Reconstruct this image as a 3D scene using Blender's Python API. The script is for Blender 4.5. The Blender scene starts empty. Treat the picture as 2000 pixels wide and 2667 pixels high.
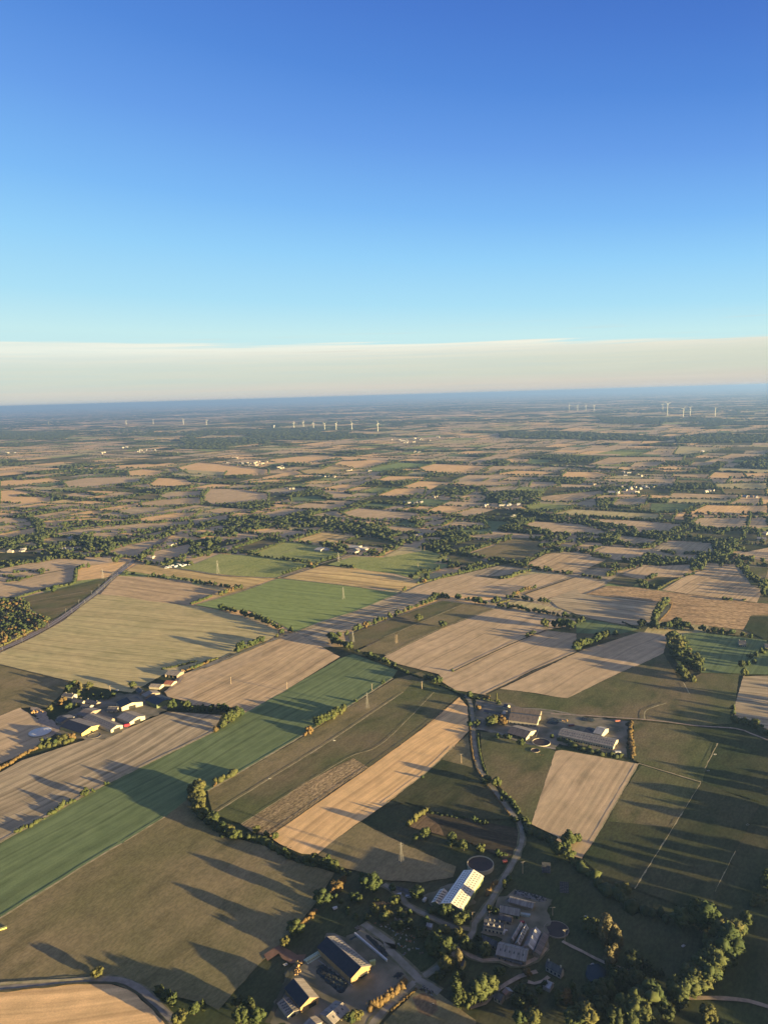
import bpy, math, random
import numpy as np
from mathutils import Vector, Matrix
from mathutils import noise as MN
random.seed(7); np.random.seed(7)
C = bpy.context.scene.collection
R = math.radians
scn = bpy.context.scene
# ------------------------------------------------------------------ camera
F, H = 2004.0, 350.0                 # focal length in photo pixels, flying height in metres
ROLL = math.atan(0.029)
PITCH = math.atan((1333.5 - 1030.0) * math.cos(ROLL) / F)
CPI, SPI, CRO, SRO = math.cos(PITCH), math.sin(PITCH), math.cos(ROLL), math.sin(ROLL)
cam = bpy.data.cameras.new('camera'); cam_o = bpy.data.objects.new('camera', cam); C.objects.link(cam_o)
cam.sensor_fit = 'VERTICAL'; cam.sensor_height = 36.0; cam.lens = F / 2667.0 * 36.0
cam.clip_start = 1.0; cam.clip_end = 300000.0
right = Vector((1, 0, 0)); upv = Vector((0, SPI, CPI)); fwd = Vector((0, CPI, -SPI))
cx_, cy_, cz_ = right * CRO - upv * SRO, right * SRO + upv * CRO, -fwd
m = Matrix((cx_, cy_, cz_)).transposed().to_4x4(); m.translation = (0, 0, H)
cam_o.matrix_world = m; scn.camera = cam_o
# ------------------------------------------------------------------ sun, sky, exposure
SUN_AZ, SUN_EL = R(-31), R(5.0)      # azimuth from +x
EXPO = 2.95
HAZE_D = 5.4e-5
sun = bpy.data.lights.new('sun', 'SUN'); sun.energy = 5.0; sun.angle = R(0.5); sun.color = (1.0, 0.745, 0.37)
sun_o = bpy.data.objects.new('sun', sun); C.objects.link(sun_o)
sd = Vector((math.cos(SUN_AZ) * math.cos(SUN_EL), math.sin(SUN_AZ) * math.cos(SUN_EL), math.sin(SUN_EL)))
sun_o.rotation_euler = sd.to_track_quat('Z', 'Y').to_euler()
scn.view_settings.view_transform = 'Standard'; scn.view_settings.look = 'None'
scn.view_settings.exposure = EXPO; scn.view_settings.gamma = 1.0; scn.view_settings.use_curve_mapping = False
def lin(c): return tuple(((v / 255) / 12.92 if v / 255 <= .04045 else ((v / 255 + .055) / 1.055) ** 2.4) for v in c)
W = bpy.data.worlds.new('World'); scn.world = W; W.use_nodes = True
nt = W.node_tree; N = nt.nodes; L = nt.links; N.clear()
def nd(t, **k):
    n = N.new(t)
    for a, b in k.items(): setattr(n, a, b)
    return n
def mth(op, a, b=None, clamp=False):
    n = nd('ShaderNodeMath', operation=op); n.use_clamp = clamp
    for i, v in enumerate((a, b)):
        if v is None: continue
        if isinstance(v, (int, float)): n.inputs[i].default_value = v
        else: L.new(v, n.inputs[i])
    return n.outputs[0]
tc = nd('ShaderNodeTexCoord'); sx = nd('ShaderNodeSeparateXYZ'); L.new(tc.outputs['Generated'], sx.inputs[0])
zz = mth('MULTIPLY', sx.outputs[2], mth('ADD', 1.0, mth('MULTIPLY', sx.outputs[0], 0.4)))
ramp = nd('ShaderNodeValToRGB'); L.new(mth('MAXIMUM', mth('MULTIPLY', zz, 2.0), 0.0), ramp.inputs[0])
SKY = [(0.0, (200, 226, 228)), (.075, (200, 237, 240)), (.113, (173, 225, 247)), (.168, (149, 209, 250)), (.22, (126, 187, 246)), (.294, (104, 159, 233)), (.36, (85, 139, 219)), (.42, (76, 125, 208)), (.5, (64, 108, 192))]
el = ramp.color_ramp.elements
while len(el) > 1: el.remove(el[-1])
for i, (p, c) in enumerate(SKY):
    e = el[0] if i == 0 else el.new(p * 2); e.position = min(p * 2, 1); e.color = lin(c) + (1,)
# far cloud bank: a flat sheet of stratus over the horizon, its top edge ragged
mp = nd('ShaderNodeMapping'); mp.inputs['Scale'].default_value = (2.2, 2.2, 90); L.new(tc.outputs['Generated'], mp.inputs[0])
n1 = nd('ShaderNodeTexNoise'); n1.inputs['Scale'].default_value = 1.6; n1.inputs['Detail'].default_value = 5; L.new(mp.outputs[0], n1.inputs[0])
mp2 = nd('ShaderNodeMapping'); mp2.inputs['Scale'].default_value = (5, 5, 260); L.new(tc.outputs['Generated'], mp2.inputs[0])
n2 = nd('ShaderNodeTexNoise'); n2.inputs['Scale'].default_value = 1.3; n2.inputs['Detail'].default_value = 6; L.new(mp2.outputs[0], n2.inputs[0])
edge = mth('ADD', mth('SUBTRACT', 0.0655, mth('MULTIPLY', sx.outputs[0], 0.022)), mth('ADD', mth('MULTIPLY', mth('SUBTRACT', n1.outputs[0], 0.5), 0.014), mth('MULTIPLY', mth('SUBTRACT', n2.outputs[0], 0.5), 0.016)))
dist = mth('SUBTRACT', edge, sx.outputs[2])
mask = nd('ShaderNodeMapRange'); mask.interpolation_type = 'SMOOTHSTEP'
L.new(dist, mask.inputs[0]); mask.inputs[1].default_value = -0.002; mask.inputs[2].default_value = 0.0035; mask.inputs[3].default_value = 0; mask.inputs[4].default_value = 1
cr2 = nd('ShaderNodeValToRGB'); L.new(mth('MULTIPLY', sx.outputs[2], 12.0), cr2.inputs[0])
ce = cr2.color_ramp.elements
for i, (p, c) in enumerate([(0, (212, 205, 195)), (.15, (217, 211, 197)), (.28, (212, 216, 200)), (.5, (218, 222, 206)), (.64, (231, 231, 216)), (.75, (246, 245, 229))]):
    e = ce[i] if i < 2 else ce.new(p)
    e.position = p; e.color = lin(c) + (1,)
streak = nd('ShaderNodeMapRange'); L.new(n2.outputs[0], streak.inputs[0]); streak.inputs[1].default_value = .3; streak.inputs[2].default_value = .7
streak.inputs[3].default_value = .965; streak.inputs[4].default_value = 1.03
cm = nd('ShaderNodeVectorMath', operation='SCALE'); L.new(cr2.outputs[0], cm.inputs[0]); L.new(streak.outputs[0], cm.inputs['Scale'])
dens = nd('ShaderNodeMapRange'); L.new(mth('ADD', mth('MULTIPLY', n2.outputs[0], .7), mth('ADD', mth('MULTIPLY', sx.outputs[0], .35), mth('SUBTRACT', .06, sx.outputs[2]))), dens.inputs[0]); dens.inputs[1].default_value = .1; dens.inputs[2].default_value = .5; dens.inputs[3].default_value = .68; dens.inputs[4].default_value = 1.0
mix = nd('ShaderNodeMix', data_type='RGBA'); L.new(mth('MULTIPLY', mask.outputs[0], dens.outputs[0]), mix.inputs[0]); L.new(ramp.outputs[0], mix.inputs[6]); L.new(cm.outputs[0], mix.inputs[7])
# thin wisps above the bank
wm = nd('ShaderNodeMapRange'); L.new(n2.outputs[0], wm.inputs[0]); wm.inputs[1].default_value = .6; wm.inputs[2].default_value = .75; wm.inputs[3].default_value = 0; wm.inputs[4].default_value = .5
wz = nd('ShaderNodeMapRange'); L.new(sx.outputs[2], wz.inputs[0]); wz.inputs[1].default_value = .09; wz.inputs[2].default_value = .072
mix2 = nd('ShaderNodeMix', data_type='RGBA'); L.new(mth('MULTIPLY', wm.outputs[0], wz.outputs[0]), mix2.inputs[0]); L.new(mix.outputs[2], mix2.inputs[6]); mix2.inputs[7].default_value = lin((212, 216, 208)) + (1,)
# unseen warm glow round the sun behind the camera, added to offset blue ambient
dt = nd('ShaderNodeVectorMath', operation='DOT_PRODUCT'); L.new(tc.outputs['Generated'], dt.inputs[0]); dt.inputs[1].default_value = sd
gl = nd('ShaderNodeMapRange'); gl.interpolation_type = 'SMOOTHSTEP'; L.new(dt.outputs['Value'], gl.inputs[0]); gl.inputs[1].default_value = -.1; gl.inputs[2].default_value = 1.0; gl.inputs[3].default_value = 0; gl.inputs[4].default_value = 1
gs = nd('ShaderNodeVectorMath', operation='SCALE'); gs.inputs[0].default_value = (.8, .55, .14); L.new(gl.outputs[0], gs.inputs['Scale'])
ga = nd('ShaderNodeVectorMath', operation='ADD'); L.new(mix2.outputs[2], ga.inputs[0]); L.new(gs.outputs[0], ga.inputs[1])
lo_ = nd('ShaderNodeMapRange'); L.new(sx.outputs[2], lo_.inputs[0]); lo_.inputs[1].default_value = -.0008; lo_.inputs[2].default_value = .0004
mix3 = nd('ShaderNodeMix', data_type='RGBA'); L.new(lo_.outputs[0], mix3.inputs[0]); mix3.inputs[6].default_value = lin((146, 170, 190)) + (1,); L.new(ga.outputs[0], mix3.inputs[7])
bg = nd('ShaderNodeBackground'); bg.inputs[1].default_value = 2 ** -EXPO; L.new(mix3.outputs[2], bg.inputs[0])
wo = nd('ShaderNodeOutputWorld'); L.new(bg.outputs[0], wo.inputs[0])
scn.cycles.volume_bounces = 0; scn.cycles.max_bounces = 5; scn.cycles.diffuse_bounces = 2
# ------------------------------------------------------------------ helpers: photo point -> place on the ground
CROP = dict(A=(0, 2200, .3617), B=(600, 2200, .3014), C=(1000, 2200, .3014), D=(1450, 2200, .3315), E=(0, 1700, .3617), F=(500, 1700, .3617),
            G=(1000, 1700, .3014), H=(1450, 1700, .3315), I=(0, 1350, .3014), J=(500, 1350, .3014), K=(1000, 1350, .3014), L=(1500, 1350, .3014),
            M=(0, 1000, .4219), N=(650, 1000, .4219), O=(1300, 980, .4219), Z=(0, 0, 1.2056))
def src(k, x, y): a, b, s = CROP[k]; return a + x * s, b + y * s
def ground(px, py, z=0.0):
    x = (px - 1000) / F; y = -(py - 1333.5) / F
    X = x * CRO + y * SRO; Y = -x * SRO + y * CRO
    dy = CPI + Y * SPI; dz = -SPI + Y * CPI
    t = (z - H) / dz
    return Vector((X * t, dy * t, z))
def pts(s, z=0.0):
    out = []; k = 'Z'
    for t in s.split():
        if t.isalpha(): k = t; continue
        v = [float(q) for q in t.split(',')[:2]]
        out.append(ground(*src(k, *v), z))
    return out
def pix_y(v):                                   # how low in the picture a ground point falls
    d = Vector((v[0], v[1], -H)); return 1333.5 + F * (-(d.dot(cy_))) / d.dot(-cz_)
def pix_x(v):
    d = Vector((v[0], v[1], -H)); return 1000 + F * (d.dot(cx_)) / d.dot(-cz_)
# ------------------------------------------------------------------ mesh building
def mesh(name, V, Fc, mats, mi=None, uv=None, smooth=False):
    me = bpy.data.meshes.new(name); me.from_pydata([tuple(v) for v in V], [], Fc)
    for q in (mats if isinstance(mats, (list, tuple)) else [mats]): me.materials.append(q)
    if mi is not None: me.polygons.foreach_set('material_index', mi)
    if uv is not None:
        u = me.uv_layers.new(name='rows'); u.data.foreach_set('uv', [c for i in range(len(me.loops)) for c in uv[me.loops[i].vertex_index]])
    if smooth: me.polygons.foreach_set('use_smooth', [True] * len(me.polygons))
    me.update(); return me
def obj(name, me, parent=None, loc=(0, 0, 0), rz=0.0):
    o = bpy.data.objects.new(name, me); C.objects.link(o); o.location = loc; o.rotation_euler = (0, 0, rz)
    if parent: o.parent = parent
    return o
def tag(o, label=None, cat=None, group=None, kind=None):
    if label: o['label'] = label
    if cat: o['category'] = cat
    if group: o['group'] = group
    if kind: o['kind'] = kind
    return o
def copy_tree(o, parent=None, loc=None, rz=None, sc=None, label=None, group=None):
    c = o.copy(); C.objects.link(c)
    if parent: c.parent = parent
    if loc is not None: c.location = loc
    if rz is not None: c.rotation_euler = (0, 0, rz)
    if sc is not None: c.scale = sc
    if label: c['label'] = label
    if group: c['group'] = group
    for ch in KIDS.get(o.name, []): copy_tree(ch, c)
    return c
KIDS = {}
class MB:
    def __init__(s): s.V = []; s.F = []; s.M = []
    def add(s, V, Fc, m=0):
        b = len(s.V); s.V += [tuple(v) for v in V]; s.F += [tuple(b + i for i in f) for f in Fc]; s.M += [m] * len(Fc)
    def box(s, x0, x1, y0, y1, z0, z1, m=0):
        s.add([(x0, y0, z0), (x1, y0, z0), (x1, y1, z0), (x0, y1, z0), (x0, y0, z1), (x1, y0, z1), (x1, y1, z1), (x0, y1, z1)],
              [(0, 3, 2, 1), (4, 5, 6, 7), (0, 1, 5, 4), (1, 2, 6, 5), (2, 3, 7, 6), (3, 0, 4, 7)], m)
    def bar(s, a, b, w, m=0, w2=None, n=4):
        a, b = Vector(a), Vector(b); d = (b - a).normalized()
        u = d.orthogonal().normalized() if abs(d.z) < .99 else Vector((1, 0, 0)); v = d.cross(u); w2 = w if w2 is None else w2
        P = []
        for c, r in ((a, w), (b, w2)):
            for k in range(n):
                t = 2 * math.pi * (k + .5) / n; P.append(c + (u * math.cos(t) + v * math.sin(t)) * r)
        s.add(P, [tuple(reversed(range(n))), tuple(range(n, 2 * n))] + [(k, (k + 1) % n, n + (k + 1) % n, n + k) for k in range(n)], m)
    def lathe(s, prof, n=32, m=0, c=(0, 0)):
        P = [(c[0] + r * math.cos(2 * math.pi * k / n), c[1] + r * math.sin(2 * math.pi * k / n), z) for r, z in prof for k in range(n)]
        s.add(P, [(i * n + k, i * n + (k + 1) % n, (i + 1) * n + (k + 1) % n, (i + 1) * n + k) for i in range(len(prof) - 1) for k in range(n)], m)
    def build(s, name, mats, parent=None, loc=(0, 0, 0), rz=0.0, smooth=False):
        o = obj(name, mesh(name, s.V, s.F, mats, s.M, smooth=smooth), parent, loc, rz)
        if parent: KIDS.setdefault(parent.name, []).append(o)
        return o
# ------------------------------------------------------------------ materials
def mat(name):
    m = bpy.data.materials.new(name); m.use_nodes = True
    t = m.node_tree; b = t.nodes['Principled BSDF']; b.inputs['Roughness'].default_value = .9
    b.inputs['Specular IOR Level'].default_value = .2
    return m, t, b
def surf(name, a, b=None, scale=.5, rough=.85, detail=4, bump=0, metal=0, stretch=(1, 1, 1)):
    m, t, p = mat(name); b = b or tuple(v * .7 for v in a); n = t.nodes; l = t.links
    c = n.new('ShaderNodeTexCoord'); mp = n.new('ShaderNodeMapping'); mp.inputs['Scale'].default_value = stretch; l.new(c.outputs['Object'], mp.inputs[0])
    z = n.new('ShaderNodeTexNoise'); z.inputs['Scale'].default_value = scale; z.inputs['Detail'].default_value = detail; l.new(mp.outputs[0], z.inputs[0])
    r = n.new('ShaderNodeMapRange'); l.new(z.outputs[0], r.inputs[0]); r.inputs[1].default_value = .35; r.inputs[2].default_value = .65
    x = n.new('ShaderNodeMix'); x.data_type = 'RGBA'; l.new(r.outputs[0], x.inputs[0]); x.inputs[6].default_value = tuple(b) + (1,); x.inputs[7].default_value = tuple(a) + (1,)
    l.new(x.outputs[2], p.inputs['Base Color']); p.inputs['Roughness'].default_value = rough; p.inputs['Metallic'].default_value = metal
    return m
def field_mat(name, base, alt, dark, stripe=0.0, period=12.0, patch=.5, rough=0.0, rscale=.6, bump=0.0):
    """ground cover in rows: u runs along the rows, v across them, both in metres"""
    m, t, p = mat(name); n = t.nodes; l = t.links
    def mr(i, a, b, c=0., d=1.):
        q = n.new('ShaderNodeMapRange'); l.new(i, q.inputs[0]); q.inputs[1].default_value = a; q.inputs[2].default_value = b; q.inputs[3].default_value = c; q.inputs[4].default_value = d; return q.outputs[0]
    def ns(v, s, d=4, sc=None):
        q = n.new('ShaderNodeTexNoise'); q.inputs['Scale'].default_value = s; q.inputs['Detail'].default_value = d
        if sc: mp = n.new('ShaderNodeMapping'); mp.inputs['Scale'].default_value = sc; l.new(v, mp.inputs[0]); v = mp.outputs[0]
        l.new(v, q.inputs[0]); return q.outputs[0]
    def mx(f, a, b, blend='MIX'):
        q = n.new('ShaderNodeMix'); q.data_type = 'RGBA'; q.blend_type = blend
        for i, v in ((0, f), (6, a), (7, b)):
            if isinstance(v, (int, float)): q.inputs[i].default_value = v
            elif isinstance(v, tuple): q.inputs[i].default_value = tuple(v) + (1,)
            else: l.new(v, q.inputs[i])
        return q.outputs[2]
    uv = n.new('ShaderNodeUVMap'); uv.uv_map = 'rows'
    wn = n.new('ShaderNodeTexNoise'); wn.inputs['Scale'].default_value = .006; wn.inputs['Detail'].default_value = 1; l.new(uv.outputs[0], wn.inputs[0])
    ws = n.new('ShaderNodeVectorMath'); ws.operation = 'MULTIPLY_ADD'; l.new(wn.outputs['Color'], ws.inputs[0]); ws.inputs[1].default_value = (22, 22, 0); l.new(uv.outputs[0], ws.inputs[2]); g = ws.outputs[0]
    big = mr(ns(g, .012, 5), .36, .64)
    col = mx(big, base, alt)
    col = mx(mr(ns(g, .05, 6, (.35, 1, 1)), .52, .70, 0, patch), col, dark)
    if stripe:
        a = mr(ns(g, 1 / period, 2, (.012, 1, 1)), .42, .58)
        b = mr(ns(g, 3.2 / period, 2, (.006, 1, 1)), .40, .60)
        w = n.new('ShaderNodeTexWave'); w.bands_direction = 'Y'; w.inputs['Scale'].default_value = .314 / 24; w.inputs['Distortion'].default_value = 0; l.new(g, w.inputs[0])
        tr = mr(w.outputs['Fac'] if 'Fac' in w.outputs else w.outputs[1], .93, 1.0)
        col = mx(stripe, col, mx(1.0, col, mx(a, (.55, .55, .55), (1.25, 1.25, 1.25)), 'MULTIPLY'))
        col = mx(stripe, col, mx(1.0, col, mx(b, (.72, .72, .70), (1.18, 1.18, 1.18)), 'MULTIPLY'))
        col = mx(tr, col, mx(1.0, col, (.8,) * 3, 'MULTIPLY'))
    if rough:
        col = mx(mr(ns(g, rscale, 5, (.6, 1.2, 1)), .38, .62), mx(1.0, col, (1 - rough, 1 - rough, 1 - rough), 'MULTIPLY'), mx(1.0, col, (1 + rough * .6,) * 3, 'MULTIPLY'))
    mot = mr(ns(g, .11, 5, (.6, 1, 1)), .3, .7)
    col = mx(mot, mx(1.0, col, (.84, .86, .84), 'MULTIPLY'), mx(1.0, col, (1.13, 1.11, 1.08), 'MULTIPLY'))
    fine = mr(ns(g, .9, 4), .3, .7)
    col = mx(fine, mx(1.0, col, (.88, .88, .88), 'MULTIPLY'), mx(1.0, col, (1.1, 1.1, 1.1), 'MULTIPLY'))
    l.new(col, p.inputs['Base Color']); p.inputs['Roughness'].default_value = 1; p.inputs['Specular IOR Level'].default_value = 0
    if bump:
        bp = n.new('ShaderNodeBump'); bp.inputs['Strength'].default_value = bump; bp.inputs['Distance'].default_value = .5
        l.new(ns(g, .5, 3, (.5, 1.4, 1)), bp.inputs['Height']); l.new(bp.outputs[0], p.inputs['Normal'])
    return m
FM = dict(
 tan=field_mat('tan_stubble', (.45, .335, .20), (.40, .30, .175), (.28, .215, .125), .2, 4, .5),
 tano=field_mat('orange_stubble', (.62, .41, .195), (.56, .37, .175), (.40, .27, .13), .2, 4, .3),
 pink=field_mat('pinkish_stubble', (.46, .335, .19), (.40, .295, .165), (.25, .19, .115), .38, 4, .55),
 grey=field_mat('greyish_stubble', (.38, .305, .19), (.33, .265, .165), (.24, .19, .12), .5, 7, .4),
 straw=field_mat('golden_straw', (.50, .37, .16), (.44, .32, .15), (.28, .22, .10), .55, 12, .4),
 rough=field_mat('rough_golden_crop', (.42, .29, .15), (.36, .24, .125), (.22, .16, .085), .3, 6, .6, .4, .25, .4),
 maize=field_mat('standing_dry_maize', (.33, .24, .13), (.25, .19, .10), (.16, .12, .065), .35, 4, .5, .42, .45, .5),
 ley=field_mat('olive_ley', (.42, .345, .17), (.37, .32, .155), (.26, .235, .105), .22, 7, .6),
 olive=field_mat('olive_pasture', (.145, .118, .065), (.088, .098, .04), (.058, .068, .028), 0, 9, .8, .17, .45),
 brown=field_mat('brown_pasture', (.20, .16, .085), (.145, .13, .06), (.10, .09, .042), 0, 6, .7, .17, .45),
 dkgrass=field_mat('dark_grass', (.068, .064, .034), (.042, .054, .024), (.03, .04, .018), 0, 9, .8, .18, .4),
 meadow=field_mat('meadow', (.27, .28, .10), (.22, .245, .08), (.15, .18, .055), 0, 9, .6, .25, .3),
 green=field_mat('green_cereal', (.135, .175, .08), (.12, .155, .07), (.095, .13, .055), .24, 5, .45),
 bright=field_mat('bright_green_cereal', (.20, .25, .09), (.185, .23, .08), (.15, .20, .065), .12, 9, .3),
 plough=field_mat('ploughed_earth', (.15, .105, .06), (.12, .085, .05), (.085, .06, .035), .4, 5, .5, .2, .5),
 dkplough=field_mat('dark_earth', (.062, .052, .034), (.05, .043, .028), (.038, .033, .022), .25, 5, .5, .2, .5))
ASPH = surf('worn_asphalt', (.19, .17, .135), (.14, .125, .10), .3)
LANE = surf('pale_lane', (.22, .195, .15), (.13, .12, .08), .14, detail=8)
DIRT = surf('earth_track', (.30, .23, .16), (.20, .155, .105), .3)
CONC = surf('yard_concrete', (.18, .155, .105), (.075, .072, .04), .07, detail=9)
VERGE = surf('dry_verge', (.33, .27, .15), (.20, .18, .085), .25)
MUDV = surf('muddy_verge', (.15, .13, .07), (.07, .075, .035), .2)
DITCH = surf('dark_ditch', (.07, .06, .035), (.045, .045, .02), .3)
BALLAST = surf('rail_ballast', (.15, .115, .08), (.11, .085, .06), .5)
RAILM = surf('rail_steel', (.28, .24, .2), (.2, .17, .15), .5, .4)
# ------------------------------------------------------------------ the ground: one sheet to the horizon
def ground_mat():
    m, t, p = mat('far_farmland'); n = t.nodes; l = t.links
    g = n.new('ShaderNodeNewGeometry'); mp = n.new('ShaderNodeMapping'); mp.inputs['Rotation'].default_value = (0, 0, R(-20)); mp.inputs['Scale'].default_value = (1, 1.5, 1)
    l.new(g.outputs['Position'], mp.inputs[0])
    v = n.new('ShaderNodeTexVoronoi'); v.inputs['Scale'].default_value = 1 / 330; v.distance = 'MANHATTAN'; l.new(mp.outputs[0], v.inputs[0])
    sp_ = n.new('ShaderNodeSeparateColor'); l.new(v.outputs['Color'], sp_.inputs[0])
    cr_ = n.new('ShaderNodeValToRGB'); cr_.color_ramp.interpolation = 'CONSTANT'; e = cr_.color_ramp.elements
    cols = [(0, (.05, .06, .03)), (.26, (.14, .14, .07)), (.4, (.24, .20, .11)), (.50, (.12, .15, .06)), (.56, (.34, .25, .16)), (.70, (.52, .36, .20)), (.86, (.62, .40, .2))]
    for i, (q, c) in enumerate(cols):
        s = e[i] if i < 2 else e.new(q)
        s.position = q; s.color = c + (1,)
    l.new(sp_.outputs[0], cr_.inputs[0])
    z = n.new('ShaderNodeTexNoise'); z.inputs['Scale'].default_value = 1 / 1500; z.inputs['Detail'].default_value = 5; l.new(mp.outputs[0], z.inputs[0])
    r = n.new('ShaderNodeMapRange'); l.new(z.outputs[0], r.inputs[0]); r.inputs[1].default_value = .54; r.inputs[2].default_value = .62
    x = n.new('ShaderNodeMix'); x.data_type = 'RGBA'; l.new(r.outputs[0], x.inputs[0]); l.new(cr_.outputs[0], x.inputs[6]); x.inputs[7].default_value = (.045, .055, .03, 1)
    l.new(x.outputs[2], p.inputs['Base Color']); p.inputs['Roughness'].default_value = 1; p.inputs['Specular IOR Level'].default_value = 0
    return m
RG = 140000
tag(obj('ground', mesh('ground', [(0, 0, 0)] + [(RG * math.cos(2 * math.pi * k / 96), RG * math.sin(2 * math.pi * k / 96), 0) for k in range(96)],
    [(0, 1 + k, 1 + (k + 1) % 96) for k in range(96)], ground_mat())), kind='structure')
# ------------------------------------------------------------------ fields traced where they lie
LAYER = [0.05]
POLYS = []
def uv_rows(P, ang):
    c, s = math.cos(ang), math.sin(ang); return [(v[0] * c + v[1] * s, -v[0] * s + v[1] * c) for v in P]
def inside(x, y, Q):
    r = False; j = len(Q) - 1
    for i in range(len(Q)):
        a, b = Q[i], Q[j]
        if (a[1] > y) != (b[1] > y) and x < (b[0] - a[0]) * (y - a[1]) / (b[1] - a[1]) + a[0]: r = not r
        j = i
    return r
GR = (ground(*src('F', 1460, 190)) - ground(*src('F', 115, 1000)))
GRAIN = math.atan2(GR.y, GR.x)
def wobble(P, amp, step):
    out = []
    for i in range(len(P)):
        a, b = P[i], P[(i + 1) % len(P)]; n = max(1, min(60, int((b - a).length / step)))
        for j in range(n):
            q = a.lerp(b, j / n); out.append(q + Vector((MN.noise(q * .13 + Vector((5, 0, 0))), MN.noise(q * .13), 0)) * amp)
    return out
def field(kind, s, rows=None, name='field', jit=.9, step=5.0):
    P = pts(s); a = GRAIN
    if P[0].y < 1100: P = wobble(P, jit, step)
    if rows: q = pts(rows); a = math.atan2((q[1] - q[0]).y, (q[1] - q[0]).x)
    z = LAYER[0]; LAYER[0] += .006
    P2 = [(v.x, v.y, z) for v in P]
    POLYS.append(([(v.x, v.y) for v in P], min(v.x for v in P), max(v.x for v in P), min(v.y for v in P), max(v.y for v in P)))
    return tag(obj(name, mesh(name, P2, [tuple(range(len(P2)))], FM[kind] if isinstance(kind, str) else kind, uv=uv_rows(P2, a))), kind='structure')
def smooth_line(P, step=6.0):
    out = []
    n = len(P)
    for i in range(n - 1):
        p0, p1, p2, p3 = P[max(i - 1, 0)], P[i], P[i + 1], P[min(i + 2, n - 1)]
        k = max(1, int((p2 - p1).length / step))
        for j in range(k):
            t = j / k
            out.append(.5 * ((2 * p1) + (p2 - p0) * t + (2 * p0 - 5 * p1 + 4 * p2 - p3) * t * t + (3 * p1 - p0 - 3 * p2 + p3) * t ** 3))
    out.append(P[-1]); return out
def strip(name, s, w, m, z=None, edge=0.0, curve=True):
    if name in ('lane', 'road') and z is None: strip('grass_verge', s, w + 2.6, MUDV, edge=.8)
    P = pts(s) if isinstance(s, str) else s
    Q = smooth_line(P) if curve else P
    if z is None: z = LAYER[0]; LAYER[0] += .006
    V = []; Fc = []
    for i, q in enumerate(Q):
        d = (Q[min(i + 1, len(Q) - 1)] - Q[max(i - 1, 0)]); d.z = 0; d.normalize(); nrm = Vector((-d.y, d.x, 0))
        a = w / 2 + (random.uniform(-edge, edge) if edge else 0); b = w / 2 + (random.uniform(-edge, edge) if edge else 0)
        V += [(q.x + nrm.x * a, q.y + nrm.y * a, z), (q.x - nrm.x * b, q.y - nrm.y * b, z)]
        if i: Fc.append((2 * i - 2, 2 * i - 1, 2 * i + 1, 2 * i))
    return tag(obj(name, mesh(name, V, Fc, m)), kind='structure')
# ------------------------------------------------------------------ patchwork of small fields from the middle distance outwards
def split(P, d, off):
    """cut a convex polygon by a line with normal d at offset off"""
    A, B = [], []
    for i in range(len(P)):
        a, b = P[i], P[(i + 1) % len(P)]; fa, fb = a.dot(d) - off, b.dot(d) - off
        (A if fa >= 0 else B).append(a)
        if (fa > 0) != (fb > 0):
            c = a.lerp(b, fa / (fa - fb)); A.append(c); B.append(c)
    return A, B
def area(P): return abs(sum(P[i].x * P[(i + 1) % len(P)].y - P[(i + 1) % len(P)].x * P[i].y for i in range(len(P)))) / 2
NB = [(-1500, -400, .012), (1500, -400, .012), (1500, 1075, .012), (-1500, 1075, .012)]
tag(obj('pasture', mesh('pasture', NB, [(0, 1, 2, 3)], FM['dkgrass'], uv=uv_rows(NB, GRAIN))), kind='structure')
CELLS = []; HLINES = []
rb = random.Random(21)
def region_bias(c): return MN.noise(Vector((c.x / 1500, c.y / 1500, 3.3)))
def bsp(P, depth=0):
    a = area(P)
    if len(P) < 3 or a < 2500: return
    c = sum(P, Vector((0, 0))) / len(P)
    y = c.y
    lim = (16000 + 26000 * rb.random() ** 2) * (1 + max(0, y - 2500) / 3800)
    if abs(c.x) > .62 * y + 900: lim *= 8
    if a < lim: CELLS.append(P); return
    ang = GRAIN + .35 * MN.noise(Vector((c.x / 2200, c.y / 2200, 0))) + rb.gauss(0, .07)
    u = Vector((math.cos(ang), math.sin(ang))); v = Vector((-u.y, u.x))
    eu = max(p.dot(u) for p in P) - min(p.dot(u) for p in P); ev = max(p.dot(v) for p in P) - min(p.dot(v) for p in P)
    d = u if eu * rb.uniform(.75, 1.3) > ev * 1.15 else v
    lo, hi = min(p.dot(d) for p in P), max(p.dot(d) for p in P)
    off = lo + (hi - lo) * rb.uniform(.33, .67)
    A, B = split(P, d, off)
    cut = [p for p in A if abs(p.dot(d) - off) < 1e-3]
    if len(cut) >= 2: HLINES.append((cut[0], cut[-1]))
    bsp(A, depth + 1); bsp(B, depth + 1)
y0, y1 = 1050, 11500
bsp([Vector((-.62 * y0 - 500, y0)), Vector((.62 * y0 + 500, y0)), Vector((.62 * y1 + 500, y1)), Vector((-.62 * y1 - 500, y1))])
KINDW = [('tan', 17), ('tano', 17), ('pink', 12), ('grey', 9), ('straw', 4), ('ley', 8), ('olive', 11), ('brown', 6), ('dkgrass', 5), ('meadow', 6), ('green', 4), ('wood', 5)]
KN = [k for k, w in KINDW]; fk = [k for k in KN if k != 'wood']
V = []; Fc = []; MI = []; UV = []; WOODS = []
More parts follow.
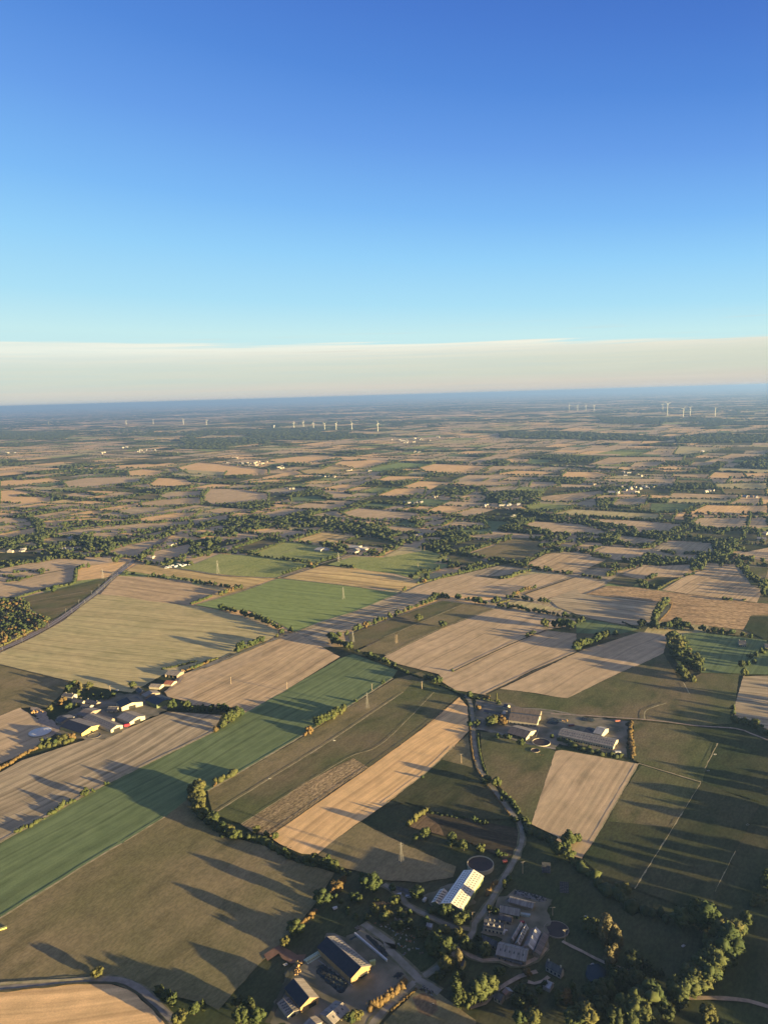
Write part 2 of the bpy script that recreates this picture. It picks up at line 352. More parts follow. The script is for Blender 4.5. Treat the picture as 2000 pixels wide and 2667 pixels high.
for P in CELLS:
    c = sum(P, Vector((0, 0))) / len(P); b = region_bias(c)
    wts = [w for k, w in KINDW]
    if b > .12: wts[-1] *= 3.2; wts[6] *= 1.5; wts[8] *= 2
    if b < -.1: wts[-1] *= .35; wts[0] *= 1.7; wts[1] *= 1.7
    if c.y > 5500: wts[-1] *= 1.3
    if c.x > 250 and c.y < 5000: wts[6] *= 1.5; wts[3] *= 1.5; wts[1] *= .6
    k = rb.choices(KN, wts)[0]
    if k == 'wood':
        if area(P) < 60000 or c.y > 3500: WOODS.append(P)
        k = 'dkgrass'
    q = GRAIN + rb.choice((0, math.pi / 2)) + rb.gauss(0, .08); bI = len(V)
    V += [(p.x, p.y, .02) for p in P]; UV += uv_rows([(p.x + 977 * rb.random(), p.y) for p in P[:1]] + [(p.x, p.y) for p in P[1:]], q) if False else uv_rows([(p.x, p.y) for p in P], q)
    Fc.append(tuple(range(bI, bI + len(P)))); MI.append(fk.index(k))
tag(obj('farmland', mesh('farmland', V, Fc, [FM[k] for k in fk], MI, UV)), kind='structure')
# larger pale fields one can pick out far away
for k, s in [
 ('tano', 'M 1090,520 1230,484 1420,500 1659,530 1659,560 1400,572 1160,555'), ('ley', 'M 1060,560 1160,530 1400,545 1380,568 1200,572 1080,572'),
 ('tano', 'M 790,540 900,525 1040,540 960,572 800,572'), ('tano', 'M 700,505 900,495 1100,505 900,522 720,520'),
 ('tan', 'M 390,605 540,580 760,575 880,590 860,612 600,640 420,640'), ('tano', 'M 930,620 980,580 1140,585 1180,615 1240,628 1080,640 940,635'),
 ('tan', 'M 1250,680 1290,645 1500,652 1659,680 1659,720 1480,745 1330,748 1260,715'), ('tano', 'M 0,660 120,655 330,690 320,725 130,740 0,735'),
 ('tano', 'M 0,600 300,582 390,600 160,628 0,632'), ('tano', 'M 250,850 560,808 720,830 520,862 280,880'), ('pink', 'M 860,735 1050,710 1240,700 1250,740 1060,760 880,762'),
 ('tan', 'M 300,940 520,900 900,860 1250,830 1440,800 1400,850 1140,880 760,905 420,948'), ('tano', 'M 870,830 1080,800 1240,790 1180,830 980,862 880,862'), ('tan', 'M 370,770 640,750 830,740 640,768 400,776'),
 ('tan', 'M 970,690 1120,665 1290,660 1260,690 1050,715'), ('bright', 'N 740,525 920,485 1130,492 1040,515 930,525 800,545'), ('tano', 'N 560,480 760,470 900,478 740,520 560,540 440,530'),
 ('tano', 'N 1040,520 1150,492 1500,510 1400,545 1200,552 1090,545'), ('straw', 'N 300,540 520,500 640,520 480,558 340,560'), ('tano', 'N 120,470 300,448 560,458 400,488 200,492'),
 ('tano', 'N 770,600 860,570 1060,572 1110,585 900,605'), ('pink', 'N 1230,625 1290,604 1659,605 1659,625 1500,640'), ('tan', 'N 400,670 460,655 560,665 690,700 560,720 430,695'), ('tano', 'N 800,685 900,648 1090,645 1080,682 980,690'),
 ('tan', 'N 560,800 680,765 900,785 1050,800 980,838 760,845 630,830'), ('tano', 'N 0,605 160,590 320,592 200,608 0,618'), ('green', 'N 250,700 420,690 480,722 260,728'), ('tan', 'N 1000,830 1120,815 1240,840 1180,885 1060,880'),
 ('ley', 'N 1210,880 1270,840 1440,850 1480,890'), ('tano', 'O 380,620 410,590 600,592 720,618 540,635 400,632'), ('tano', 'O 0,600 110,582 350,590 250,612 0,612'), ('tano', 'O 20,520 90,505 190,515 180,530 80,535'),
 ('pink', 'O 550,545 680,500 1080,500 1140,495 1130,530 960,525 700,545'), ('tano', 'O 910,570 1060,556 1220,560 1230,575 1070,580'), ('ley', 'O 1070,485 1110,430 1430,445 1340,462 1150,492'), ('tan', 'O 180,680 200,652 330,655 380,680 210,695'),
 ('pink', 'O 190,755 330,735 640,705 660,730 480,780 280,775'), ('tan', 'O 510,658 640,648 830,665 700,672'), ('green', 'O 930,830 940,785 1230,790 1140,840 960,848'), ('grey', 'O 690,800 720,760 930,740 900,800 720,815'),
 ('ley', 'O 330,850 450,820 980,850 1000,870 960,895 640,880'), ('tano', 'O 310,870 700,875 1150,920 1090,960 860,980 640,930 320,880'), ('pink', 'O 140,925 210,895 520,915 700,945 690,990 300,970'),
 ('tano', 'O 1150,850 1280,795 1659,800 1659,850 1460,862'), ('grey', 'O 1170,915 1230,876 1540,880 1530,940 1350,950'), ('ley', 'O 1320,665 1659,660 1659,700 1340,695'), ('tan', 'O 1400,660 1430,628 1659,640 1659,655'), ('tan', 'O 1390,800 1480,756 1610,756 1610,800'),
 ('pink', 'O 1160,560 1200,530 1350,530 1300,560'), ('meadow', 'O 150,810 250,785 470,800 380,835 200,830'), ('tan', 'O 0,770 140,745 120,790 0,800')]: field(k, s)
# ------------------------------------------------------------------ the middle distance, field by field
for f in [
 ('tan', 'I 400,150 760,80 1200,40 1659,30 1659,60 1300,100 1000,140 780,170 480,170'), ('tano', 'I 350,30 800,0 1200,10 1000,40 560,50'),
 ('tan', 'I 0,560 300,500 650,430 640,540 400,600 100,670 0,710'), ('tano', 'I 670,540 680,430 780,410 1150,370 1010,495 880,520'),
 ('tan', 'I 0,440 350,370 600,345 700,370 980,330 1140,362 780,408 640,430 300,490 0,550'), ('tan', 'I 900,290 1250,200 1430,175 1310,270 1200,350 1000,335'),
 ('tan', 'I 1190,370 1330,290 1659,215 J 60,290 0,310 I 1420,380 1400,412'), ('dkgrass', 'I 500,215 800,170 1240,190 900,250 600,240'), ('dkgrass', 'I 0,300 300,290 640,340 300,370 0,430'),
 ('straw', 'I 1095,455 1190,395 1400,418 1659,455 J 300,500 700,522 440,612 380,580 0,530 I 1659,520 1300,485', 'I 1190,430 1659,500'),
 ('meadow', 'I 1550,430 1659,405 J 240,310 480,320 720,350 1010,395 1000,420 780,490 740,515 400,500 0,458 I 1659,452'),
 ('meadow', 'J 350,270 620,185 830,200 1050,230 1180,270 1330,310 1090,390 960,382 720,350 500,318 480,292'), ('brown', 'J 350,270 620,185 810,205 505,312'),
 ('straw', 'J 880,190 1150,115 1480,155 1330,200 1120,220'), ('olive', 'J 1330,200 1480,155 1659,180 K 160,240 0,250 J 1400,226'), ('tan', 'J 480,125 760,95 1050,120 880,165 620,150'), ('grey', 'J 0,210 160,260 60,300 0,305'),
 ('meadow', 'J 1170,400 1400,330 1659,340 K 340,270 450,300 560,340 430,390 600,400 300,510 280,530 100,480 0,470 J 1430,440'),
 ('ley', 'K 0,330 160,250 330,262 320,285 40,335'), ('straw', 'K 0,190 120,150 260,160 200,200 60,205'), ('tan', 'K 240,200 380,160 560,170 440,200'), ('tan', 'K 280,50 560,0 620,10 520,60 360,80'), ('tan', 'K 520,80 620,30 860,40 900,60 620,100'),
 ('pink', 'K 690,150 960,135 1100,150 960,200 760,190'), ('brown', 'K 740,310 950,240 1100,170 1330,170 1400,290 1200,380 1090,372 900,340', 'K 740,310 950,240'), ('olive', 'K 560,320 740,330 940,390 700,410 600,400 560,350'),
 ('tan', 'K 1170,60 1300,25 1659,40 L 300,130 200,190 0,170 K 1400,120'), ('tan', 'L 0,0 720,30 1000,68 850,130 480,130 340,90 0,30'), ('tan', 'L 960,60 1020,0 1659,0 1659,70 1500,100 1100,95'),
 ('grey', 'L 330,200 380,150 740,190 640,240 480,240'), ('olive', 'L 860,170 1040,100 1450,110 1440,190 1200,200'), ('grey', 'L 650,280 760,210 1200,215 1180,300 880,310'), ('tan', 'L 150,290 260,250 560,265 700,310 560,370 330,360'),
 ('pink', 'K 1240,390 1400,310 1480,300 1659,310 L 260,360 0,480 K 1600,480 1330,460 1250,420', 'K 1240,390 1400,310'), ('tan', 'L 390,490 560,420 1020,400 950,480 700,510 560,530'), ('olive', 'L 240,390 300,365 500,400 480,430 330,430'), ('grey', 'L 60,490 180,430 320,440 260,530 120,520'),
 ('grey', 'K 500,520 700,480 900,430 1000,412 1180,430 1250,460 1000,500'), ('tan', 'K 190,640 290,590 500,520 700,490 1000,530 1320,480 1600,490 1600,512 1200,655 1080,690 430,672', 'K 190,640 500,520'),
 ('tan', 'K 1215,660 1659,510 L 0,515 250,565 40,655 0,650 K 1430,690 1400,705 1300,700', 'K 1215,660 1659,510'),
 ('grey', 'K 1420,700 1659,610 L 40,655 400,695 740,735 700,840 650,890 580,930 400,920 130,870 0,830 K 1500,770', 'L 0,760 700,840'), ('ley', 'K 1050,730 1180,715 1540,790 1500,800 1100,765'),
 ('pink', 'L 740,622 910,520 1060,460 1360,400 1400,480 1520,590 1610,620 1560,730 1000,662', 'L 740,622 910,520'), ('dkgrass', 'L 540,590 720,520 900,510 700,620'), ('olive', 'L 270,555 360,520 560,530 480,600'),
 ('rough', 'L 80,655 270,585 520,600 700,625 1000,665 1500,730 1659,740 1659,835 1510,840 1480,900 1440,965 1040,922 720,890 800,800 820,740 740,732 400,690', 'L 80,655 1500,730'), ('dkgrass', 'L 1450,965 1500,850 1659,850 1659,1060'),
 ('tan', 'L 1380,310 1659,255 1659,370 1480,345'), ('olive', 'L 1400,410 1659,430 1620,590 1510,580'),
 ('olive', 'I 200,690 610,590 880,525 980,500 820,650 600,810 440,890 400,850 300,810 250,740', 'I 250,730 740,640'),
 ('pink', 'I 870,660 1010,500 1300,510 1659,545 J 0,570 240,640 0,742 I 1659,757 1300,720 1060,677', 'I 1000,640 1659,740'),
 ('ley', 'I 0,1170 300,1030 550,890 700,770 850,660 1060,675 1300,720 1659,760 J 250,800 480,870 740,970 740,1010 600,1090 350,1190 100,1240 E 1659,20 1500,60 1330,130 1180,160 950,290 800,270 650,240 500,205 0,85', 'I 300,930 1600,1060'),
 ('bright', 'J 30,752 440,632 740,525 860,525 1300,580 1659,630 K 130,650 0,700 J 1659,700 1430,800 1100,900 890,985 700,885 500,800 250,795', 'J 740,525 1300,580'),
 ('straw', 'J 790,517 1120,412 1400,430 1659,480 K 280,540 300,570 180,630 0,605 J 1500,597 1300,578 860,525', 'J 860,525 1500,597'),
 ('grey', 'J 890,990 1100,900 1430,800 1659,700 K 180,630 430,672 480,690 230,780 50,850 0,880 J 1600,880 1400,960 1200,1020 1180,1090 1050,1070', 'J 890,990 1430,800'),
 ('tan', 'E 1190,290 1290,170 1659,30 F 330,10 J 100,1290 600,1090 820,1010 900,990 1060,1080 1280,1200 F 650,290 380,440 340,400 0,380 E 1400,370 1210,320', 'F 380,440 1060,40'),
 ('pink', 'F 20,250 500,40 J 620,1110 820,1012 900,992 1060,1080 1280,1200 F 650,290 380,440 340,400 0,380', 'F 380,440 1060,40'),
 ('olive', 'K 80,865 500,715 700,740 0,1035 J 1410,1140 1380,1110 1350,1010 1659,900'), ('brown', 'K 700,740 950,785 500,952 20,1190 0,1180 J 1430,1150 K 0,1038'),
 ('tan', 'K 20,1190 500,955 955,785 1300,810 1659,875 L 0,900 K 1640,925 1400,970 1100,1090 750,1250 650,1310 G 590,170 490,210 470,190 120,100 K 0,1200', 'K 20,1190 500,955'),
 ('tan', 'K 1400,972 1659,1000 1659,1145 G 1659,2 1270,160 990,310 880,368 620,330 490,250 490,210 600,167 K 750,1252 1100,1092', 'G 600,167 990,-20'),
 ('green', 'L 0,890 130,880 550,960 350,1010 0,995'), ('olive', 'G 840,390 1000,315 1570,400 H 80,360 600,115 L 750,1170 850,1327 H 940,200 1000,240 1040,330 860,400 700,450 690,530 0,485 G 1300,480 1080,470 840,430'),
 ('tan', 'G 1000,316 1659,4 L 0,1155 250,1082 550,985 800,1010 750,1172 500,1290 H 600,112 350,230 80,362 0,352 G 1570,402 1300,352', 'G 1000,316 1659,4'),
 ('olive', 'H 1000,240 1130,165 1430,170 1400,400 1370,560 1100,585 700,530 690,450 860,400 1040,330'), ('grey', 'H 1460,190 1659,185 1659,610 1560,570 1390,520 1400,400', 'H 1659,300 1400,270'), ('green', 'L 900,1300 840,1200 930,1000 1100,990 1500,1040 1659,1060 1659,1327 H 1659,175 1130,160 1060,30'),
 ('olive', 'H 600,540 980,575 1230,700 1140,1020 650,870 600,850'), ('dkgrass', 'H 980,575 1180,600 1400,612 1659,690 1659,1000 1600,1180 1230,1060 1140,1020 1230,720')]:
    field(f[0], f[1], f[2] if len(f) > 2 else None)
# ------------------------------------------------------------------ near fields
for f in [
 ('green', 'E 0,1375 130,1292 350,1182 560,1062 770,952 1100,792 1540,575 F 160,578 380,440 650,290 1060,48 1160,12 1480,130 1440,190 1110,400 800,602 340,872 115,1002 E 1490,1000 1190,1190 A 880,0 660,130 0,545', 'A 0,545 880,0'),
 ('grey', 'E 0,870 160,780 560,650 900,560 1110,470 1210,428 1600,455 1535,572 1100,790 770,950 560,1060 350,1180 130,1290 0,1375', 'E 130,1290 770,950'),
 ('tan', 'E 0,460 150,400 340,530 400,590 250,690 0,810'), ('brown', 'E -200,70 0,92 500,210 450,300 340,400 150,400 0,458 -200,520'),
 ('brown', 'A 0,545 660,130 880,0 E 1190,1190 1400,1020 F 0,1130 60,1200 300,1340 B 300,20 520,140 900,250 760,480 560,740 430,880 330,970 250,1040 -100,1440 A 1500,1160 1100,1060 950,1000 700,970 0,1015', 'A 0,545 880,0'),
 ('dkgrass', 'F 110,1008 820,600 1110,410 1460,192 G 320,170 640,380 430,570 0,920 F 1270,832 1160,760 800,950 360,1240 150,1170'),
 ('olive', 'F 110,1008 820,600 1110,410 1460,192 G 320,170 640,380 430,570 0,920 F 1270,832 1160,760 800,950 360,1240 150,1170'),
 ('brown', 'F 115,1008 820,600 1110,410 1460,192 G 250,260 F 1520,290 1000,640 560,915 155,1168'),
 ('maize', 'F 355,1242 800,950 1160,762 1268,832 1000,1010 760,1190 560,1325 440,1300', 'F 355,1242 800,950'),
 ('tano', 'G 650,390 720,470 732,680 600,820 380,1030 130,1230 0,1325 F 1210,1222 B 860,0 750,92 620,90 420,0 F 560,1325 760,1190 1270,834 1659,550 G 430,570', 'F 760,1190 1659,550'),
 ('dkgrass', 'G 722,722 770,1000 850,1080 1000,1290 1110,1450 750,1440 400,1370 200,1300 0,1335 130,1225 380,1030 600,820'), ('brown', 'G 724,712 765,1000 500,930 600,820'),
 
 ('dkplough', 'G 210,1512 370,1385 760,1450 1155,1525 1165,1700 1050,1800 750,1650 500,1590', 'G 370,1385 1155,1525'), ('plough', 'G 215,1510 350,1400 480,1500 520,1590'),
 ('brown', 'B 760,95 860,0 F 1215,1225 1500,1372 C 620,200 600,290 330,335 0,312 B 1200,260 950,200'),
 ('olive', 'G 830,690 1150,700 1480,860 1270,1482 1180,1400 1040,1210 900,1080 845,900'),
 ('dkgrass', 'H 650,880 1130,1030 880,1430 D 610,355 380,290 200,120 H 280,1508 480,1160', 'H 1130,1030 880,1430'), ('olive', 'H 660,890 1125,1035 900,1380 400,1330 480,1160'),
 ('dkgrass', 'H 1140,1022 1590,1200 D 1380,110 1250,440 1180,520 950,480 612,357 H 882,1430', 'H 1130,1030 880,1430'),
 ('tan', 'G 1480,855 H 40,770 640,880 480,1160 280,1500 D 190,118 130,100 90,30 0,-30 G 1500,1600 1270,1490', 'H 280,1500 640,880'),
 ('tano', 'A 0,1068 560,1012 800,1008 950,1060 1100,1200 1200,1300 1210,1600 0,1600', 'A 0,1100 800,1030'), ('brown', 'C 0,1550 290,1262 480,1300 800,1530 780,1700 0,1700', 'C 0,1550 290,1262'), ('plough', 'C 250,1330 340,1290 440,1330 470,1440 400,1500 300,1460'),
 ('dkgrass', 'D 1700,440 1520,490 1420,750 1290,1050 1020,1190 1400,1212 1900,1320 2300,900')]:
    field(f[0], f[1], f[2] if len(f) > 2 else None)
# yards, tracks, lanes
for k, s in [(CONC, 'B 620,1110 640,990 780,960 830,780 980,800 1060,760 1150,700 1420,980 1659,1150 1659,1210 1180,1600 560,1600 330,1560 480,1180 540,1020'), (CONC, 'C 350,440 470,370 600,340 780,520 700,620 560,600 420,560'),
             (CONC, 'C 1000,480 1130,380 1430,480 1420,700 1420,900 1250,1040 960,960 1000,840 830,780 880,640'), (CONC, 'G 770,400 1050,440 1200,480 1659,548 H 560,545 540,830 0,720 G 1480,840 1230,800 1040,720 800,660'),
             (CONC, 'E 420,470 560,400 840,300 1000,300 1230,330 1190,420 920,550 780,620 640,640 400,590'), (DIRT, 'E 220,400 300,400 440,560 380,600 300,520')]: field(k, s, name='yard', jit=5.0, step=3.0)
LANE_MAIN = 'K 1659,480 1600,510 1200,655'
for nm, s, w, m_, e in [
 ('lane', 'G 690,372 740,420 765,560 770,700 800,920 850,1060 1000,1260 1160,1470 1190,1560 1185,1659 C 1120,150 1040,280 960,430 850,600 780,690 770,760 730,820', 3.4, LANE, .1),
 ('lane', 'C 740,740 600,720 420,640 250,560 190,520 130,440 0,350', 3.4, LANE, .1), ('lane', 'C 730,820 640,910 760,980 850,1010 1000,1000 1100,1040 1200,1045 1300,1000 1400,900', 3, DIRT, .3),
 ('lane', 'C 620,930 470,1070 300,1170 0,1440 B 1200,1600', 4, LANE, .1), ('lane', 'C 300,1170 170,1040 0,870 B 1430,900 1150,690', 5, LANE, .2), ('lane', 'C 300,1180 480,1290', 5, LANE, .3),
 ('track', 'C 740,1420 870,1380 940,1300 1060,1210 1170,1150 1320,1105', 2.6, DIRT, .3), ('track', 'C 1240,1195 1300,1212 1370,1190 1420,1150', 2.6, DIRT, .3), ('track', 'D 1010,1215 1300,1218 1500,1240 1700,1300', 3, DIRT, .3),
 ('track', 'D 40,770 220,860 380,940 600,1010', 2.2, DIRT, .3), ('track', 'H -50,484 690,532 1100,580 1400,602 1520,640 1659,695', 2.6, DIRT, .3), ('track', 'G 860,460 1080,480 1400,500 1659,545', 3, LANE, .2), ('track', 'G 760,660 960,690 1080,740 1230,790 1480,840', 3, LANE, .3),
 ('road', 'A -200,1060 0,1047 400,1000 700,980 860,985 1000,1040 1100,1130 1250,1280 1300,1400', 4.6, ASPH, .05), ('lane', 'F 0,140 300,10 J 100,1300 600,1098 820,1012', 3, LANE, .2), ('lane', 'I 1170,375 1400,415 1659,455 J 300,500 740,520', 3.5, LANE, .2),
 ('lane', 'J 760,516 1100,400 1370,320 1500,260', 4, LANE, .2), ('lane', 'J 740,520 1300,580 1659,632', 2, VERGE, .3), ('lane', 'L 1659,515 1300,480', 3, LANE, .3), ('track', 'E 1190,290 1290,220 1320,150', 4, DIRT, .4), ('track', 'B 300,980 420,930 560,990 640,1000', 8, surf('bare_mud', (.16, .09, .055), (.11, .065, .04), .3), 2.)]:
    strip(nm, s, w, m_, edge=e)
strip('railway_bed', 'I -150,1200 0,1140 170,1070 400,950 600,820 820,660 1000,500', 12, BALLAST, edge=.2); strip('railway_bed', 'I 1000,500 1150,380 1300,270 1400,200 1500,130', 12, BALLAST, edge=.2)
for dx in (-3, 3): strip('railway_track', [p + Vector((dx * .87, -dx * .5, 0)) for p in pts('I -150,1200 0,1140 170,1070 400,950 600,820 820,660 1000,500 1150,380')], 1.7, RAILM)
VG = [('F 115,1005 800,602 1110,405 1445,190', 2.2), ('F 155,1170 560,915 1000,640 1520,290', 1.2), ('F 360,1240 930,880 1150,750 G 0,780 430,350', .9), ('E 0,1378 350,1185 770,953 1540,577', 2.4), ('E 900,1372 1190,1190', 1.4), ('A 0,545 660,130 880,0', 1.8),
      ('H 640,878 1130,1025', 1.6), ('H 1130,1030 D 610,357', .7), ('H 640,880 280,1500', 1.0), ('H 1260,720 1160,920', .8), ('J 20,755 440,635 720,530', 2.4), ('J 890,990 1430,800 K 180,630', 2.0), ('K 0,1035 700,742', 1.4),
      ('K 10,1192 500,955 955,785', 1.2), ('G 600,820 380,1030 0,1320', 1.2), ('J 670,345 960,240', 1.4), ('J 505,312 810,205', 1.4), ('H 990,240 1040,330', 1.2), ('H 860,402 700,460 690,530', 1.4), ('L 80,655 700,625', 1.5), ('D 1240,380 1400,60', .35), ('A 0,1015 700,972', 2.2), ('I 690,770 1010,500', 3), ('I 250,725 740,640', 2)]
for s, w in VG: strip('grass_verge', s, w, VERGE, edge=.35)
for s, w in [('G 600,167 K 1100,1091 1400,971', 2.2), ('G 880,368 990,312 1659,2 L 250,1084', 2.2), ('K 1215,660 1659,508', 3.5), ('A 0,1066 560,1012 830,1008 960,1060 1120,1200 1210,1310', 1.5), ('F 560,1327 1270,836 1659,552 G 650,390', 1.0), ('E 0,90 500,212', 2.0), ('B 590,1010 320,1560', 3.0), ('E 250,700 560,650', 2)]: strip('ditch', s, w, DITCH, edge=.3)
# ------------------------------------------------------------------ foliage
import bmesh
def ico(sub):
    b = bmesh.new(); bmesh.ops.create_icosphere(b, subdivisions=sub, radius=1); b.verts.ensure_lookup_table()
    V = np.array([v.co[:] for v in b.verts]); Fc = np.array([[v.index for v in f.verts] for f in b.faces]); b.free(); return V, Fc
ICO = {1: ico(1), 2: ico(2)}
def leafy(lobes, sub=2, leaves=600, lsize=.06, rng=None, jit=.22):
    """bumpy leaf masses (x, y, z, r, rz) with loose leaf sprays standing off them"""
    rng = rng or np.random.default_rng(1); V = []; Fc = []; b = 0; iv, fi = ICO[sub]
    for (x, y, z, r, rz) in lobes:
        k = 1 + rng.normal(0, jit, len(iv)).clip(-.4, .45)
        ph = rng.random(3) * 6; k *= 1 + .18 * np.sin(iv[:, 0] * 5 + ph[0]) * np.sin(iv[:, 1] * 5 + ph[1]) + .12 * np.sin(iv[:, 2] * 7 + ph[2])
        V.append(iv * k[:, None] * np.array([r, r, rz]) + (x, y, z)); Fc.append(fi + b); b += len(iv)
    if leaves:
        lo = np.array(lobes); i = rng.choice(len(lo), leaves, p=lo[:, 3] ** 2 / (lo[:, 3] ** 2).sum())
        d = rng.normal(size=(leaves, 3)); d /= np.linalg.norm(d, axis=1)[:, None]
        c = lo[i, :3] + d * lo[i][:, [3, 3, 4]] * rng.uniform(.95, 1.35, (leaves, 1))
        for q in range(3): pass
        a = rng.normal(size=(leaves, 3, 3)); a /= np.linalg.norm(a, axis=2)[:, :, None]
        T = c[:, None, :] + a * lsize * rng.uniform(.6, 1.4, (leaves, 1, 1))
        V.append(T.reshape(-1, 3)); Fc.append(np.arange(leaves * 3).reshape(-1, 3) + b)
    return np.vstack(V), np.vstack(Fc)
def np_mesh(name, V, Fc, m):
    me = bpy.data.meshes.new(name); me.vertices.add(len(V)); me.vertices.foreach_set('co', V.astype(np.float32).ravel())
    me.loops.add(Fc.size); me.loops.foreach_set('vertex_index', Fc.astype(np.int32).ravel())
    me.polygons.add(len(Fc)); me.polygons.foreach_set('loop_start', np.arange(len(Fc), dtype=np.int32) * 3)
    me.materials.append(m); me.update(calc_edges=True); return me
def leaf_mat(name, a, b, sc=.35):
    m, t, p = mat(name); n = t.nodes; l = t.links
    g = n.new('ShaderNodeNewGeometry'); z = n.new('ShaderNodeTexNoise'); z.inputs['Scale'].default_value = sc; z.inputs['Detail'].default_value = 5; l.new(g.outputs['Position'], z.inputs[0])
    oi = n.new('ShaderNodeObjectInfo'); ad = n.new('ShaderNodeMath'); ad.operation = 'MULTIPLY_ADD'; l.new(oi.outputs['Random'], ad.inputs[0]); ad.inputs[1].default_value = .5; l.new(z.outputs[0], ad.inputs[2])
    r = n.new('ShaderNodeMapRange'); l.new(ad.outputs[0], r.inputs[0]); r.inputs[1].default_value = .35; r.inputs[2].default_value = 1.15
    x = n.new('ShaderNodeMix'); x.data_type = 'RGBA'; l.new(r.outputs[0], x.inputs[0]); x.inputs[6].default_value = a + (1,); x.inputs[7].default_value = b + (1,)
    l.new(x.outputs[2], p.inputs['Base Color']); p.inputs['Roughness'].default_value = .8; p.inputs['Specular IOR Level'].default_value = .1
    return m
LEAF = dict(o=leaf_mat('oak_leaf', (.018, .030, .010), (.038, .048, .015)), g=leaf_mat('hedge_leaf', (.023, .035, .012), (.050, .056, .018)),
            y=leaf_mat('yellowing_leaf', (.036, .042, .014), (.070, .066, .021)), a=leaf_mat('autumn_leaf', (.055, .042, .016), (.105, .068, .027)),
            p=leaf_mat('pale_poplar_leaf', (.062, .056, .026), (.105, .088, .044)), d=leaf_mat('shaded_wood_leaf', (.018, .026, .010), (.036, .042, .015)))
BARK = surf('bark', (.12, .09, .06), (.07, .055, .04), 3); WOODP = surf('pole_wood', (.34, .26, .17), (.22, .17, .12), 2)
def lobes_for(shape, rng):
    out = []
    if shape == 'round':
        ax, ay, az = rng.uniform(.8, 1.15), rng.uniform(.8, 1.15), rng.uniform(.85, 1.1); ox, oy = rng.normal(0, .05, 2)
        for i in range(int(rng.integers(20, 32))):
            d = rng.normal(size=3); d /= np.linalg.norm(d); r = rng.uniform(.45, 1.0); q = rng.uniform(.08, .19)
            out.append((ox + d[0] * .40 * r * ax, oy + d[1] * .40 * r * ay, max(.2, .57 + d[2] * .36 * r * az), q, q * rng.uniform(.75, 1.0)))
        out.append((ox * .5, oy * .5, .52, .24, .26))
    elif shape == 'tall':
        for i in range(16):
            t = rng.random(); w = .15 * math.sin(math.pi * (.12 + .8 * t)) ** .7; a = rng.random() * 6.28; q = rng.uniform(.07, .11)
            out.append((math.cos(a) * w * .7, math.sin(a) * w * .7, .12 + .8 * t, q, q * 1.6))
    elif shape == 'bush':
        for i in range(11):
            a = rng.random() * 6.28; r = rng.uniform(.05, .36); q = rng.uniform(.18, .28); out.append((math.cos(a) * r, math.sin(a) * r, rng.uniform(.2, .68), q, q))
    elif shape == 'column':
        for i in range(20):
            t = rng.random(); w = .07 * (1 - t * .7); a = rng.random() * 6.28; out.append((math.cos(a) * w, math.sin(a) * w, .08 + .86 * t, .06, .1))
    elif shape == 'cone':
        for i in range(18):
            t = rng.random() ** 1.3; w = .24 * (1 - t); a = rng.random() * 6.28; q = .1 * (1.1 - t * .6); out.append((math.cos(a) * w, math.sin(a) * w, .12 + .82 * t, q, q))
    return out
def trunk_mesh(h0, r, top, rng, bare=False):
    b = MB(); b.bar((0, 0, -.02), (rng.normal(0, .01), rng.normal(0, .01), h0), r, n=6, w2=r * .6)
    for k in range(14 if bare else 5):
        a = rng.random() * 6.28; z0 = h0 * rng.uniform(.35, 1); q = rng.uniform(.12, .26)
        b.bar((0, 0, z0), (math.cos(a) * q, math.sin(a) * q, min(top, z0 + rng.uniform(.15, .4))), r * .4, n=4, w2=r * .08)
    return mesh('trunk', b.V, b.F, BARK, b.M)
TREES = {}     # kind -> list of (crown mesh, trunk mesh)
KDEF = {'o': ('round', 'o', 'oak_tree'), 'g': ('round', 'g', 'field_tree'), 'y': ('round', 'y', 'field_tree'), 'a': ('round', 'a', 'autumn_tree'), 'b': ('bush', 'g', 'bush'), 'B': ('bush', 'y', 'bush'), 'A': ('bush', 'a', 'bush'),
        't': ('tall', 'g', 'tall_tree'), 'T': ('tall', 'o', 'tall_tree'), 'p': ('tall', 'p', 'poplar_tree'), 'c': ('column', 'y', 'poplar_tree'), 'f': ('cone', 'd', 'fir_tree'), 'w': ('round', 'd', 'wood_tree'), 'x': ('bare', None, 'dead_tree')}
for k, (sh, lf, nm) in KDEF.items():
    TREES[k] = []
    for v in range(5 if sh in ('round', 'bush') else 2):
        rng = np.random.default_rng(hash_ := (ord(k) * 17 + v))
        if sh == 'bare': TREES[k].append((None, trunk_mesh(.6, .03, 1.0, rng, True))); continue
        V, Fc = leafy(lobes_for(sh, rng), 2, 1300 if sh != 'column' else 300, .045 if sh != 'column' else .03, rng)
        cm = np_mesh('crown', V, Fc, LEAF[lf]); tm = trunk_mesh(.35 if sh != 'tall' else .6, .028 if sh != 'bush' else .03, .8, rng)
        TREES[k].append((cm, tm))
CATS = {'oak_tree': 'tree', 'field_tree': 'tree', 'autumn_tree': 'tree', 'bush': 'bush', 'tall_tree': 'tree', 'poplar_tree': 'tree', 'fir_tree': 'tree', 'wood_tree': 'tree', 'dead_tree': 'tree'}
PROTO = {}
rt = random.Random(5)
PLACED = []      # (apparent size, kind, position, height, label, group)
def place(kind, p, h, label, group=None, wide=1.0): PLACED.append((h / (p - Vector((0, 0, H))).length, kind, p, h, label, group, wide))
def trees(s, label, group=None):
    """'crop x,y,height,kind' list; several share the label only where nothing tells them apart"""
    k = 'Z'; got = []
    for t in s.split():
        if t.isalpha(): k = t; continue
        a = t.split(','); got.append((ground(*src(k, float(a[0]), float(a[1]))), float(a[2]), a[3]))
    if len(got) > 1 and not group: group = label
    for p, h, kd in got: place(kd, p, h, label, group)
